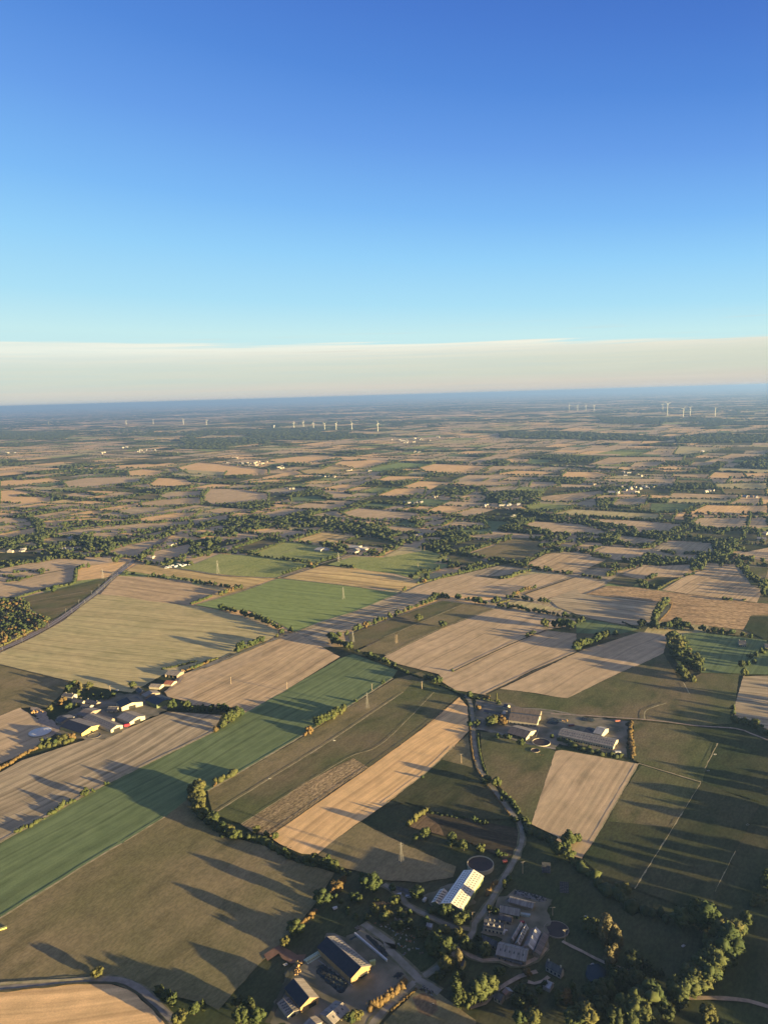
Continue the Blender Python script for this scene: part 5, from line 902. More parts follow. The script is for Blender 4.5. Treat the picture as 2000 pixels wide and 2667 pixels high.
barn('C 1020,1270 1050,1300 1092,1250', 3.2, 1.4, 'tin-roofed workshop with striped roof attached to the dark cabin', name='shed', roof=('rust', 'tin'), wall='stone', over=.2)
barn('C 655,1035 680,1045 692,1000', 3.0, 2.0, 'tiny yellow-walled house behind the conical poplar', name='cottage', roof=('slate', 'slate'), wall='yellow', over=.3)
barn('C 365,705 410,715 418,685', 2.0, 1.2, 'small turquoise-covered shelter in the overgrown garden', name='garden_shelter', roof=('tin', 'tin'), wall='grey', over=.2)
barn('B 1430,385 1565,420 1580,400', 2.4, 1.2, 'long low grey garden shed left of the big skylight barn', name='shed', roof=('slate', 'slate'), wall='grey', over=.2)
# ---- right farm (upper right of centre)
barn('G 1075,580 1320,612 1365,545', 4.5, 3.2, 'wide dark-roofed barn with white doors at the left of the right farm', roof=('brown', 'slate'), wall='cream', win=7, door=[(1, 4, 3, 0)], sky=(5, 1))
barn('G 1095,500 1345,535 1385,510', 4.0, 2.4, 'dark narrow barn behind the wide dark-roofed barn', roof=('brown', 'brown'), wall='stone', win=3)
barn('G 1065,690 1225,735 1275,660', 4.2, 3.0, 'barrel-topped barn with cream upper slope below the dark-roofed barn', roof=('brown', 'cream'), wall='cream', sky=(8, 2), skyside=(1,), door=[(1, 4, 3, 0)], ridge=.45, open_side=-1)
barn('H 10,645 440,738 475,680', 4.2, 2.6, 'very long grey livestock barn with windows along its front, on the right farm', roof=('grey', 'grey'), wall='cream', sky=(22, 2), win=22, door=[(1, 4, 3, 0)])
barn('H 285,628 350,645 420,600', 4.6, 2.6, 'barn with bright white roof behind the very long livestock barn', roof=('white', 'white'), wall='cream', over=.3)
barn('H 205,625 285,645 310,600', 3.8, 1.5, 'dark blue-roofed shed joined to the bright white roof', name='shed', roof=('blue', 'blue'), wall='grey', over=.2)
barn('G 1020,525 1045,530 1050,505', 3.0, 2.0, 'small white cottage between the trees of the right farm', name='cottage', roof=('white', 'white'), wall='white', win=1, over=.2)
barn('G 860,510 1000,535 1010,520', 2.6, 1.2, 'low slate outhouse behind the garden trees of the right farm', name='outbuilding', roof=('slate', 'slate'), wall='cream', win=2, over=.2)
barn('G 1025,465 1060,475 1075,455', 3.0, 2.2, 'little house with pale gable at the back of the right farm garden', name='cottage', roof=('slate', 'tan'), wall='cream', over=.2)
# ---- left farm
barn('E 435,530 590,580 700,510', 4.4, 2.6, 'large barn with dark front slope and bright yellow gable at the left farm', roof=('solar', 'tan'), wall='yellow', door=[(1, 3, 2.6, 0)], sky=(9, 2), skyside=(1,))
barn('E 600,470 800,555 870,515', 4.4, 2.4, 'long cream barn with open gable at the front right of the left farm', roof=('tan', 'tan'), wall='cream', sky=(12, 2), door=[(1, 8, 3.6, 0)])
barn('E 400,485 440,500 510,450', 3.4, 1.6, 'grey-roofed shed at the back left of the yellow-gabled barn', name='shed', roof=('slate', 'grey'), wall='grey')
barn('E 555,445 620,460 690,400', 4.0, 2.4, 'brown gabled barn behind the yellow-gabled barn', roof=('brown', 'tan'), wall='stone')
barn('E 690,455 800,490 820,475', 3.6, 2.0, 'narrow old barn behind the long cream barn', roof=('tan', 'tan'), wall='stone')
barn('E 845,465 935,500 1020,445', 4.4, 2.4, 'grey-roofed straw barn open to the front in the middle of the left farm', roof=('grey', 'tan'), wall='cream', door=[(1, 8, 3.6, 0)])
barn('E 840,355 878,392 1005,332', 5.6, 2.4, 'open-fronted barn with navy roof at the top of the left farm', roof=('solar', 'solar'), wall='cream', door=[(1, 8, 4.4, 0)])
barn('E 1050,340 1130,375 1218,325', 5.5, 2.2, 'wide blue-roofed barn at the right end of the left farm', roof=('blue', 'blue'), wall='green')
barn('E 1025,300 1050,318 1140,280', 4.0, 2.4, 'old tan-roofed barn above the wide blue-roofed barn', roof=('tan', 'tan'), wall='stone')
barn('E 980,265 1010,290 1040,275', 3.4, 2.2, 'small dark steep-roofed barn near the lone round tree of the left farm', roof=('slate', 'slate'), wall='stone')
barn('E 1075,245 1150,250 1158,225', 3.0, 1.6, 'low cream shed along the lane above the left farm', name='shed', roof=('tan', 'tan'), wall='cream')
barn('E 1180,225 1235,230 1240,200', 3.0, 1.8, 'small orange-tiled shed along the lane above the left farm', name='shed', roof=('tile', 'tile'), wall='cream')
barn('E 1190,155 1275,165 1290,130', 4.0, 2.0, 'open hay shed at the top end of the lane above the left farm', name='hay_shed', roof=('tan', 'tan'), wall='stone', open_side=-1)
barn('E 445,310 520,320 522,295', 4.2, 2.0, 'white two-part house at the top left of the left farm', name='farmhouse', roof=('slate', 'cream'), wall='white', win=3, chim=(.2, .8), over=.2)
barn('E 580,388 640,398 645,372', 3.2, 2.0, 'white long cottage in the middle of the left farm', name='cottage', roof=('slate', 'slate'), wall='white', win=3, over=.2)
barn('E 770,415 840,415 845,385', 3.2, 2.0, 'cream cottage gable beside the straw barn of the left farm', name='cottage', roof=('slate', 'tan'), wall='cream', win=2, over=.2)
barn('E 610,355 690,375 700,350', 3.2, 2.2, 'dark-roofed old farmhouse in the shaded middle of the left farm', name='farmhouse', roof=('slate', 'slate'), wall='stone', win=3, chim=(.1, .9), over=.2)
barn('E 520,350 590,365 600,345', 3.2, 2.0, 'low dark cottage beside the white house of the left farm', name='cottage', roof=('slate', 'slate'), wall='cream', win=2, over=.2)
# ---- mid distance houses
barn('L 1405,1085 1468,1090 1470,1062', 4.2, 2.6, 'white house with chimneys on the dark green field at the right', name='house', roof=('slate', 'slate'), wall='white', win=4, chim=(.1, .9), over=.2)
barn('L 1630,1120 1690,1125 1690,1090', 4.5, 2.6, 'pale house cut by the right edge beside the dark green field', name='house', roof=('slate', 'tan'), wall='cream', win=3, over=.2)
barn('L 1605,130 1640,133 1642,115', 4, 2.5, 'white farmhouse near the right edge, among distant hedges', name='house', roof=('tan', 'white'), wall='white', over=.2)
barn('L 1560,178 1640,182 1642,165', 5, 2.5, 'long grey shed near the right edge below the white farmhouse', name='shed', roof=('grey', 'grey'), wall='grey', over=.2)
barn('I 1270,340 1315,340 1312,325', 3.6, 2.2, 'cream crossing keeper house beside the railway', name='house', roof=('tan', 'tan'), wall='cream', over=.2)
barn('I 1405,225 1480,230 1485,205', 4, 2.2, 'pale farmhouse behind the hedge above the railway', name='farmhouse', roof=('tan', 'cream'), wall='cream', over=.2)
barn('J 1055,270 1110,275 1120,250', 4, 2, 'white shed at the left of the far green meadow farm', name='shed', roof=('white', 'tin'), wall='white', over=.2)
barn('J 1130,272 1175,275 1180,258', 3.5, 1.6, 'small white shed second from the left at the far green meadow farm', name='shed', roof=('white', 'white'), wall='white', over=.2)
barn('J 1340,250 1430,255 1440,235', 4, 2, 'long white-roofed barn among trees at the far green meadow farm', roof=('white', 'white'), wall='white', over=.2)
barn('J 1430,275 1530,262 1535,242', 4, 2, 'longest white-roofed shed at the right of the far green meadow farm', name='shed', roof=('white', 'grey'), wall='cream', over=.2)
barn('J 1385,295 1405,297 1412,280', 4, 2, 'cream cottage at the gate of the far green meadow farm', name='cottage', roof=('tan', 'tan'), wall='cream', over=.2)
barn('K 225,152 265,155 270,135', 4, 2.4, 'cream gabled barn at the far farm left of the slender trees', roof=('tan', 'cream'), wall='cream', over=.2)
barn('K 285,155 330,155 330,125', 4, 2.6, 'tan farmhouse beside the cream gabled far barn', name='farmhouse', roof=('tan', 'tan'), wall='stone', over=.2)
barn('K 450,138 490,140 490,120', 4, 2.4, 'white farmhouse at the far farm right of the tan farmhouse', name='farmhouse', roof=('slate', 'slate'), wall='white', over=.2)
barn('J 920,50 960,50 960,38', 4, 2.4, 'white house alone among the trees above the golden field', name='house', roof=('white', 'tan'), wall='white', over=.2)
barn('N 1598,832 1650,838 1655,825', 4, 1.5, 'long white shed by the distant hedges right of centre', name='shed', roof=('white', 'white'), wall='white', over=.2)
barn('O 662,718 730,720 732,708', 6, 3, 'very long white shed at the edge of the far right village', name='shed', roof=('white', 'white'), wall='white', over=.3)
# ---- village houses: one small house copied, with walls, roof and door
def village(spots, group, label, h=1.0):
    k = 'Z'; n = 0; base = None
    for t in spots.split():
        if t.isalpha(): k = t; continue
        v = [float(q) for q in t.split(',')]; x, y = v[0], v[1]; cnt = int(v[2]); sxp = v[3]; syp = v[4]
        for i in range(cnt):
            p = ground(*src(k, x + rb.gauss(0, sxp), y + rb.gauss(0, syp))); rz = rb.random() * 3.14; L_ = rb.uniform(.8, 1.6) * h
            proto = VH[rb.randrange(len(VH))]
            if proto['used'] == 0: proto['used'] = 1; r = proto['o']
            else: r = copy_tree(proto['o'])
            r.location = p; r.rotation_euler = (0, 0, rz); r.scale = (L_, h, h); tag(r, label, 'house', group)
VH = []
for wl, rf in (('white', 'slate'), ('cream', 'tan'), ('white', 'tin'), ('cream', 'white')):
    r = obj('house', None); b = MB(); b.box(-6, 6, -4, 4, 0, 4.2)
    for s_ in (-1, 1): b.add([(s_ * 6, -4, 4.2), (s_ * 6, 4, 4.2), (s_ * 6, 0, 7)], [(0, 1, 2)])
    b.build('wall', WM[wl], r); b = MB()
    for s_ in (-1, 1): b.add([(-6.3, s_ * 4.4, 4.0), (6.3, s_ * 4.4, 4.0), (6.3, 0, 7.1), (-6.3, 0, 7.1), (-6.3, s_ * 4.4, 4.2), (6.3, s_ * 4.4, 4.2), (6.3, 0, 7.3), (-6.3, 0, 7.3)], [(0, 1, 2, 3), (4, 5, 6, 7), (0, 1, 5, 4), (1, 2, 6, 5), (3, 0, 4, 7)])
    b.build('roof', RM[rf], r); b = MB(); b.box(-.6, .6, -4.06, -3.9, 0, 2.2); b.build('door', DARK, r)
    VH.append({'o': r, 'used': 0})
village('M 780,395,7,14,5 870,415,7,30,5 965,410,4,14,3 1060,428,5,40,3 640,425,3,14,3', 'houses of the sunlit far left village', 'small cream house in the sunlit far left village on its rise', 1.1)
village('M 1560,490,14,60,6 1440,458,3,14,3 60,425,4,20,3', 'houses of the far village right of the left village', 'tiny white house in the far village above the long tan field', 1.0)
village('N 190,518,5,14,4 40,490,6,24,4 740,540,4,24,4 620,535,3,12,3', 'houses at the orange fields', 'tiny house in the hamlets along the orange fields', 1.0)
village('N 950,355,14,40,6 1050,345,8,30,5 1160,330,3,10,2 1040,422,4,20,2', 'houses of the far central village', 'tiny white house in the far central village', 1.1)
village('N 470,575,5,26,4 240,650,4,16,4 380,648,2,6,2 1140,702,3,10,3 980,742,4,24,4 1060,740,4,24,4 1470,750,4,24,4 315,862,2,5,2', 'houses of the mid distance hamlets', 'small house in a tree-lined hamlet in the middle distance', .85)
village('O 820,700,12,50,8 900,690,6,30,5 830,610,6,26,5 1290,712,6,26,5 580,670,3,10,3 1250,465,4,10,3', 'houses of the far right village', 'small house in the far right village between dark trees', .95)
village('I 30,205,9,30,8 200,285,3,24,8 540,275,2,6,3 630,275,4,20,5 615,180,3,12,4 690,225,2,6,3 95,295,2,10,3', 'houses of the left village', 'small white house among the trees of the left village', .85)
village('O 1630,160,5,20,3 60,800,4,24,3 90,873,2,8,1 1560,745,3,20,4', 'scattered far right houses', 'tiny pale building scattered near the far right edge', 1.0)
# ------------------------------------------------------------------ round slurry stores
def tank(s, rpx, h, label, wall='cream', cover=None, name='slurry_store'):
    k, a, b = s.split()[0], *[float(q) for q in s.split()[1].split(',')]
    c = ground(*src(k, a, b)); e = ground(*src(k, a + rpx, b)); R_ = (e - c).length
    r = obj(name, None, None, c); tag(r, label, 'slurry tank'); m1 = MB(); m1.lathe([(R_, 0), (R_, h), (R_ - .45, h), (R_ - .45, 0)], 48); m1.build('tank_wall', WM[wall], r)
    m2 = MB(); m2.lathe([(R_ - .46, h * .72), (0.01, h * .72)], 48); m2.build('slurry', surf('slurry', (.045, .03, .025), (.03, .022, .02), .15, .75), r)
    if cover: m3 = MB(); m3.lathe([(R_ + .15, h), (R_ + .15, h + .12), (R_ * .5, h + R_ * .12), (.02, h + R_ * .26)], 32); m3.build('tent_cover', WHITE, r)
    return r
tank('C 832,195', 115, 3.2, 'large round slurry store with sunlit cream rim behind the big skylight barn'); tank('C 1487,740', 108, 1.0, 'large dark round slurry pit right of the stone farmyard', 'stone'); tank('G 1357,785', 78, 1.8, 'ring-walled round slurry store below the right farm')
tank('G 1305,853', 40, 1.4, 'small round slurry pit just below the larger ring on the right farm', 'stone'); tank('E 683,603', 46, 1.2, 'dark round slurry pit in front of the left farm barns', 'stone'); tank('E 293,583', 74, 2.2, 'round tank with white tent cover at the left farm', 'white', True, 'covered_tank')
# ------------------------------------------------------------------ silage clamps, bales, heaps
TARP = surf('silage_tarp', (.02, .03, .03), (.012, .018, .02), .3, .5); TYRE = surf('tyre_rubber', (.035, .038, .034), (.025, .027, .025), 1)
def clamp(s, h, label, m_=TARP, rows=0):
    P = pts(s); c = sum(P, Vector()) / len(P); r = obj('silage_heap', None, None, c); tag(r, label, 'silage heap'); n = 14; V_ = []; a, b, d, e = [p - c for p in P]
    for i in range(n + 1):
        for j in range(n + 1):
            q = (a.lerp(b, i / n)).lerp(e.lerp(d, i / n), j / n); V_.append((q.x, q.y, .1 + h * (1 - abs(2 * j / n - 1) ** 3) * (1 - abs(2 * i / n - 1) ** 6) + rb.uniform(0, .12)))
    obj('cover', mesh('cover', V_, [(i * (n + 1) + j, (i + 1) * (n + 1) + j, (i + 1) * (n + 1) + j + 1, i * (n + 1) + j + 1) for i in range(n) for j in range(n)], m_), r)
    if rows:
        t = MB()
        for i in range(rows):
            for j in range(9):
                f = rb.uniform(.04, .96); g = rb.uniform(.08, .92); q = (a.lerp(b, f)).lerp(e.lerp(d, f), g); z = .1 + h * (1 - abs(2 * g - 1) ** 3) * (1 - abs(2 * f - 1) ** 6) + .12
                t.lathe([(.55, z), (.5, z + .18), (.3, z + .18), (.28, z)], 8, c=(q.x + rb.gauss(0, .15), q.y + rb.gauss(0, .15)))
        tt = t.build('weighting_tyres', TYRE, r); tt['kind'] = 'stuff'
clamp('B 700,1090 770,1010 1065,1230 985,1345', 1.6, 'dark tarped silage heap with tyre rows beside the long solar barn', rows=16); clamp('B 1130,765 1160,760 1415,985 1375,1030', 1.2, 'narrow dark green silage heap behind the white bunker wall', rows=10); clamp('B 1085,780 990,830 1040,860 1130,800', .8, 'small dark silage remnant at the end of the bunker')
clamp('C 1130,390 1425,470 1400,520 1090,440', 1.8, 'long grey tarped silage heap beside the grey old barn', surf('grey_tarp', (.14, .135, .125), (.09, .085, .08), .4, .6), 8); clamp('C 1060,460 1300,530 1290,570 1040,500', 1.6, 'second grey tarped silage heap nearer the old barn', surf('grey_tarp', (.15, .145, .135), (.10, .095, .09), .4, .6), 6)
clamp('E 975,400 1100,385 1160,420 1030,450', .6, 'wide pale silage clamp in front of the blue-roofed barn', surf('pale_tarp', (.25, .25, .24), (.15, .15, .15), .4, .6)); clamp('G 1370,620 1440,560 1560,580 1500,640', 1.2, 'dark tarped heap in the middle of the right farm', rows=6); clamp('H 160,540 190,510 310,525 300,555', 1.4, 'dark long silage heap along the back of the right farm', rows=4)
clamp('B 1385,1150 1450,1100 1520,1130 1450,1185', .8, 'black tarped heap on the turning circle of the bottom yard', rows=5)
def wall_run(s, h, t, label, m_=WHITE):
    a, b = pts(s); r = obj('bunker_wall', None, None, a, math.atan2((b - a).y, (b - a).x)); tag(r, label, 'wall'); Ln = (b - a).length; m1 = MB(); n = int(Ln / 4)
    for i in range(n): m1.box(Ln * i / n + .03, Ln * (i + 1) / n - .03, -t / 2, t / 2, 0, h)
    m1.build('wall_panels', m_, r); m2 = MB(); m2.box(0, Ln, -t / 2 - .12, t / 2 + .12, h + .003, h + .12); m2.build('coping', m_, r)
wall_run('B 1075,785 1355,1022', 2.2, .7, 'long white concrete bunker wall in the bottom yard')
wall_run('B 760,1010 1060,1235', 1.0, .4, 'grey kerb wall between the solar barn and the tarped heap', WM['grey']); wall_run('G 1340,660 1310,740', 1.5, .4, 'pale wall beside the large slurry ring', WM['cream'])
bm = MB(); bm.lathe([(0, 0), (.55, 0), (.62, .08), (.62, 1.15), (.55, 1.22), (0, 1.22)], 14); bale_me = mesh('wrapped_bale', bm.V, bm.F, surf('pale_bale_wrap', (.32, .36, .28), (.26, .32, .25), .8, .4), smooth=True)
a, b = pts('B 655,1020 775,945')[:2]; d = b - a; d.normalize(); nrm = Vector((-d.y, d.x, 0))
nb = int((b - a).length / 1.35)
for row in range(4):
    for lay in range(2 if row in (1, 2) else 1):
        for i in range(nb): tag(obj('silage_bale', bale_me, None, a + d * i * 1.35 + nrm * (row * 1.3 - 2.4) + Vector((0, 0, lay * 1.24))), 'pale green wrapped bale in the stack beside the long solar barn', 'bale', 'wrapped bales stacked beside the solar barn')
def heap(s, rx, ry, h, m_, label, name='straw_heap', cat='heap'):
    c = pts(s)[0]; rng = np.random.default_rng(int(abs(c.x)) + 3); lo = [(rng.normal(0, .45) * rx, rng.normal(0, .45) * ry, rng.uniform(0, .2) * h, rng.uniform(.15, .38) * min(rx, ry), h * rng.uniform(.3, .75)) for _ in range(34)]
    V_, F_ = leafy(lo, 2, 200, .35, rng, .15); tag(obj(name, np_mesh(name, V_, F_, m_), None, c), label, cat)
STRAW = surf('straw', (.34, .22, .09), (.22, .14, .06), 1.2); RUB = surf('rubble', (.22, .19, .15), (.12, .10, .08), 1)
for h_ in [('B 580,1090', 2.5, 5, 2.2, STRAW, 'orange straw and manure heap at the end of the mud track'), ('B 1110,720', 2.2, 1.6, 1.2, RUB, 'pale rubble heap at the back of the bottom yard'), ('B 1365,820', 1.2, 1.8, 1.0, STRAW, 'small orange spoil heap in the overgrown ground'), ('B 1300,510', 8, 2, .9, STRAW, 'long ridge of dry orange earth in the overgrown garden'),
           ('B 1540,565', 3.5, 1.6, .9, RUB, 'rubble pile by the garden lane'), ('E 255,435', 5, 4, 3, STRAW, 'large straw heap left of the left farm gardens'), ('E 490,565', 6, 3, 1.5, RUB, 'scrap heap in front of the yellow-gabled barn'), ('H 60,540', 6, 3, 1.8, STRAW, 'pale straw heap at the back of the right farm'), ('H 500,620', 2, 6, 1.4, RUB, 'row of farm scrap at the right end of the right farm'),
           ('G 1310,890', 9, 3, 1.2, STRAW, 'earth bank of dry grass under the small slurry pit'), ('E 1320,130', 4, 2.5, 1.5, STRAW, 'hay heap beside the open hay shed')]: heap(*h_)
# ------------------------------------------------------------------ pylons and poles
def pylon(s, h, label, rz=.6, w=1.0):
    p = pts(s)[0]; r = obj('lattice_pylon', None, None, p, rz); tag(r, label, 'pylon'); b = MB(); bw, tw = .085 * h * w, .018 * h; t = .05
    cn = [(-1, -1), (1, -1), (1, 1), (-1, 1)]; lv = [0, .16, .3, .42, .53, .63, .72, .8, .88, 1.0]; wd = lambda f: bw + (tw - bw) * min(1, f / .8)
    for (cx1, cy1) in cn: b.bar((cx1 * bw, cy1 * bw, 0), (cx1 * tw, cy1 * tw, h * .8), t * 1.5); b.bar((cx1 * tw, cy1 * tw, h * .8), (0, 0, h), t)
    for i in range(len(lv) - 2):
        f0, f1 = lv[i], lv[i + 1]; w0, w1 = wd(f0), wd(f1)
        for q in range(4):
            a, c = cn[q], cn[(q + 1) % 4]; b.bar((a[0] * w0, a[1] * w0, f0 * h), (c[0] * w1, c[1] * w1, f1 * h), t * .7); b.bar((c[0] * w0, c[1] * w0, f0 * h), (a[0] * w1, a[1] * w1, f1 * h), t * .7); b.bar((a[0] * w1, a[1] * w1, f1 * h), (c[0] * w1, c[1] * w1, f1 * h), t * .7)
    b.build('lattice_mast', STEEL, r); A = .13 * h
    for f, g in ((.8, 1), (.9, .8)):
        c = MB(); z = f * h
        for s_ in (-1, 1): c.bar((s_ * A * g, 0, z), (0, .012 * h, z + .05 * h), t * .8); c.bar((s_ * A * g, 0, z), (0, .02 * h, z), t * .8); c.bar((s_ * A * g, 0, z), (0, -.02 * h, z), t * .8)
        c.build('cross_arm', STEEL, r)
        for s_ in (-1, 1): i_ = MB(); i_.bar((s_ * A * g, 0, z), (s_ * A * g, 0, z - .05 * h), .12, n=6); i_.build('insulator', GLASS, r)
pylon('B 1478,176', 19, 'nearest lattice pylon, in the dark field above the big white barn'); pylon('F 1262,405', 20, 'lattice pylon in the olive strips right of the green strip'); pylon('J 1309,700', 22, 'lattice pylon standing in the bright green field'); pylon('J 1393,1073', 17, 'lattice pylon at the left end of the olive field, by the tree row')
pylon('I 893,525', 22, 'lattice pylon on the tan field left of the railway'); pylon('J 226,480', 28, 'lattice pylon in the left meadow'); pylon('J 1268,380', 22, 'lattice pylon beside the farm road in the right meadow', w=.8); pylon('J 1160,70', 24, 'faint lattice pylon in the woods above the golden field')
def pole(s, h, label, style='T', rz=.6):
    p = pts(s)[0]; r = obj('power_pole', None, None, p, rz); tag(r, label, 'power pole'); m_ = WOODP
    for k in ((-1.2, 1.2) if style == 'H' else (0,)): b = MB(); b.bar((k, 0, 0), (k, 0, h), .24, w2=.16, n=8); b.build('post', m_, r)
    b = MB()
    if style == 'V': b.bar((0, 0, h - .6), (1.6, 0, h + .5), .12); b.bar((0, 0, h - .6), (-1.6, 0, h + .5), .12); b.bar((-1.9, 0, h + .5), (1.9, 0, h + .5), .12)
    else: b.bar((-1.7, 0, h - .15), (1.7, 0, h - .15), .13)
    b.build('cross_arm', STEEL, r)
    for x in (-1.5, 0, 1.5): b = MB(); z = h + (.5 if style == 'V' else -.05); b.bar((x, 0, z), (x, 0, z + .4), .09, n=6); b.build('insulator', GLASS, r)
for a in [('C 1197,250', 9, 'power pole with V-shaped arm right of the lane by the slurry store', 'V', 0.2), ('C 1560,850', 9, 'power pole with V-shaped arm beside the dark slurry pit', 'V', .2), ('G 328,316', 10, 'grey concrete pole with T arm above the green strip', 'T', .2), ('G 668,962', 10, 'sunlit wooden T pole in the brown triangle left of the lane', 'T', .2),
          ('K 108,1082', 13, 'double wooden power pole in the brown pasture', 'H', .3), ('F 1297,275', 9, 'thin pole on the upper end of the green strip', 'T', .2), ('F 283,230', 10, 'wooden pole in the left part of the pinkish stubble', 'T', .2), ('F 686,266', 10, 'wooden pole on the edge of stubble and green strip', 'T', .2), ('C 909,632', 5, 'lit wooden pole beside the farmhouse', 'T', 0), ('C 1454,610', 6, 'pale pole right of the silage heaps', 'T', 0), ('F 1655,265', 9, 'dark T pole at the hedge corner over the green strip', 'T', .2),
          ('K 295,430', 10, 'thin pole in the green meadow', 'T', .2), ('K 318,282', 11, 'left one of two poles at the top of the green meadow', 'T', .2), ('K 350,282', 11, 'right one of two poles at the top of the green meadow', 'T', .2), ('C 762,640', 5, 'slim lamp pole on the lawn by the crossroads', 'T', 0), ('K 186,805', 8, 'thin pole behind the row over the olive field', 'T', .3), ('E 797,280', 8, 'dark pole above the orchard of the left farm', 'T', .3), ('E 589,355', 6, 'pole among the cottages of the left farm', 'T', .3)]: pole(*a)
# masts along the railway
RL = smooth_line(pts('I 0,1140 170,1070 400,950 600,820 820,660 1000,500 1150,380'), 48); mproto = None
for i, p in enumerate(RL):
    d = RL[min(i + 1, len(RL) - 1)] - RL[max(0, i - 1)]
    for s_ in (-1, 1):
        q = p + Vector((-d.y, d.x, 0)).normalized() * 5.2 * s_
        if mproto is None:
            mproto = obj('catenary_mast', None); b = MB(); b.bar((0, 0, 0), (0, 0, 8.5), .22, w2=.18); b.build('post', STEEL, mproto); b = MB(); b.bar((0, 0, 7.4), (3.2, 0, 7.6), .1); b.bar((0, 0, 6.2), (2.8, 0, 6.4), .1); b.bar((0, 0, 8.4), (3.2, 0, 7.6), .06); b.build('cantilever_arm', STEEL, mproto); r = mproto
        else: r = copy_tree(mproto)
        r.location = q; r.rotation_euler = (0, 0, math.atan2(d.y, d.x) + (-1.571 if s_ > 0 else 1.571)); tag(r, 'grey overhead-line mast along the railway', 'mast', 'masts along the railway')
# ------------------------------------------------------------------ wind turbines
TB = []
def turbine(s, hub, label, group, spin, yaw):
    p = pts(s)[0]; r = obj('wind_turbine', None, None, p, yaw); tag(r, label, 'wind turbine', group); b = MB(); b.bar((0, 0, 0), (0, 0, hub), 3.4, w2=2.0, n=12); b.build('tower', YELL, r)
    b = MB(); b.box(-2, 2, -3, 7, hub - 1.5, hub + 2.5); b.build('nacelle', YELL, r); b = MB(); b.lathe([(0.01, 0), (1.6, .3), (1.9, 1.5), (1.9, 2.6)], 10); hb = b.build('hub', YELL, r, (0, -5.6, hub + .5)); hb.rotation_euler = (-math.pi / 2, 0, 0)
    for k in range(3):
        a = spin + k * 2.0944; Lb = hub * .46; b = MB(); cx1, cz1 = math.sin(a), math.cos(a); px_, pz_ = cz1, -cx1; V_ = []
        for f, w in ((0, 1.2), (.15, 2.4), (.3, 2.2), (.7, 1.2), (1, .35)):
            for o_, t_ in ((-.35, 0), (0, -.35), (.65, 0), (0, .35)): V_.append((cx1 * Lb * f + px_ * w * o_, -5 + t_ * w * .5, hub + .5 + cz1 * Lb * f + pz_ * w * o_))
        b.add(V_, [(i * 4 + j, i * 4 + (j + 1) % 4, i * 4 + 4 + (j + 1) % 4, i * 4 + 4 + j) for i in range(4) for j in range(4)] + [(16, 17, 18, 19)]); b.build('blade', YELL, r)
def tpix(k, x, ytop, ybase):
    X, yb = src(k, x, ybase); _, yt = src(k, x, ytop); p = ground(X, yb); d = (p - Vector((0, 0, H))).length; return (yb - yt) / F * d
for k, x, yt, yb, lab, g in [
 ('M', 303, 238, 250, 'tiny wind turbine alone at the far left', None), ('M', 781, 228, 250, 'leftmost turbine of the left row of four', None), ('M', 948, 226, 250, 'second turbine of the left row of four', None), ('M', 1134, 222, 250, 'third turbine of the left row of four', None), ('M', 1277, 228, 258, 'rightmost turbine of the left row of four', None),
 ('N', 275, 240, 270, 'first turbine from the left in the central row of seven', None), ('N', 333, 236, 264, 'second turbine from the left in the central row of seven, yellow blades spread', None), ('N', 395, 242, 272, 'third turbine from the left in the central row of seven', None), ('N', 464, 245, 283, 'fourth turbine from the left in the central row of seven', None), ('N', 535, 246, 284, 'fifth turbine from the left in the central row of seven', None), ('N', 632, 243, 282, 'sixth turbine of the central row of seven, in front of a tall thin mast', None), ('N', 792, 245, 294, 'rightmost and largest turbine of the central row of seven', None),
 ('O', 431, 180, 211, 'first turbine of the evenly spaced four right of centre', None), ('O', 482, 182, 213, 'second turbine of the evenly spaced four right of centre', None), ('O', 533, 182, 214, 'third turbine of the evenly spaced four right of centre', None), ('O', 583, 184, 217, 'fourth turbine of the evenly spaced four right of centre', None),
 ('O', 1007, 175, 210, 'smaller farther turbine beside the tallest pair at the right', None), ('O', 1036, 178, 246, 'tall turbine with raised blade, left in the right-hand five', None), ('O', 1134, 206, 254, 'lowest standing turbine in the middle of the right-hand five', None), ('O', 1176, 200, 245, 'turbine just right of the lowest standing one', None), ('O', 1330, 204, 248, 'turbine standing apart at the far right', None)]:
    turbine('%s %g,%g' % (k, x, yb), tpix(k, x, yt, yb), lab, g, rb.random() * 2, rb.uniform(-.3, .3) + .5)
pm = pts('N 629,265')[0]; hm = tpix('N', 629, 140, 265); r = obj('radio_mast', None, None, pm); tag(r, 'tall thin radio mast behind the central row of turbines', 'mast'); b = MB(); b.bar((0, 0, 0), (0, 0, hm), 1.1, w2=.7); b.build('mast_tube', STEEL, r)
b = MB(); b.box(-1.4, 1.4, -1.4, 1.4, hm * .8, hm * .84); b.build('antenna_drum', WHITE, r)
for s, lab in (('N 152,275', 'white water tower left of the central turbines'), ('N 1367,118', 'tiny white water tower near the horizon')):
    p = pts(s)[0]; sc = min(1.1, p.length / 9000); r = obj('water_tower', None, None, p); tag(r, lab, 'water tower'); b = MB(); b.lathe([(3 * sc, 0), (2.5 * sc, 20 * sc)], 16); b.build('shaft', WHITE, r); b = MB(); b.lathe([(2.6 * sc, 20 * sc), (9 * sc, 27 * sc), (9 * sc, 33 * sc), (.1, 35 * sc)], 16); b.build('tank_bowl', WHITE, r)
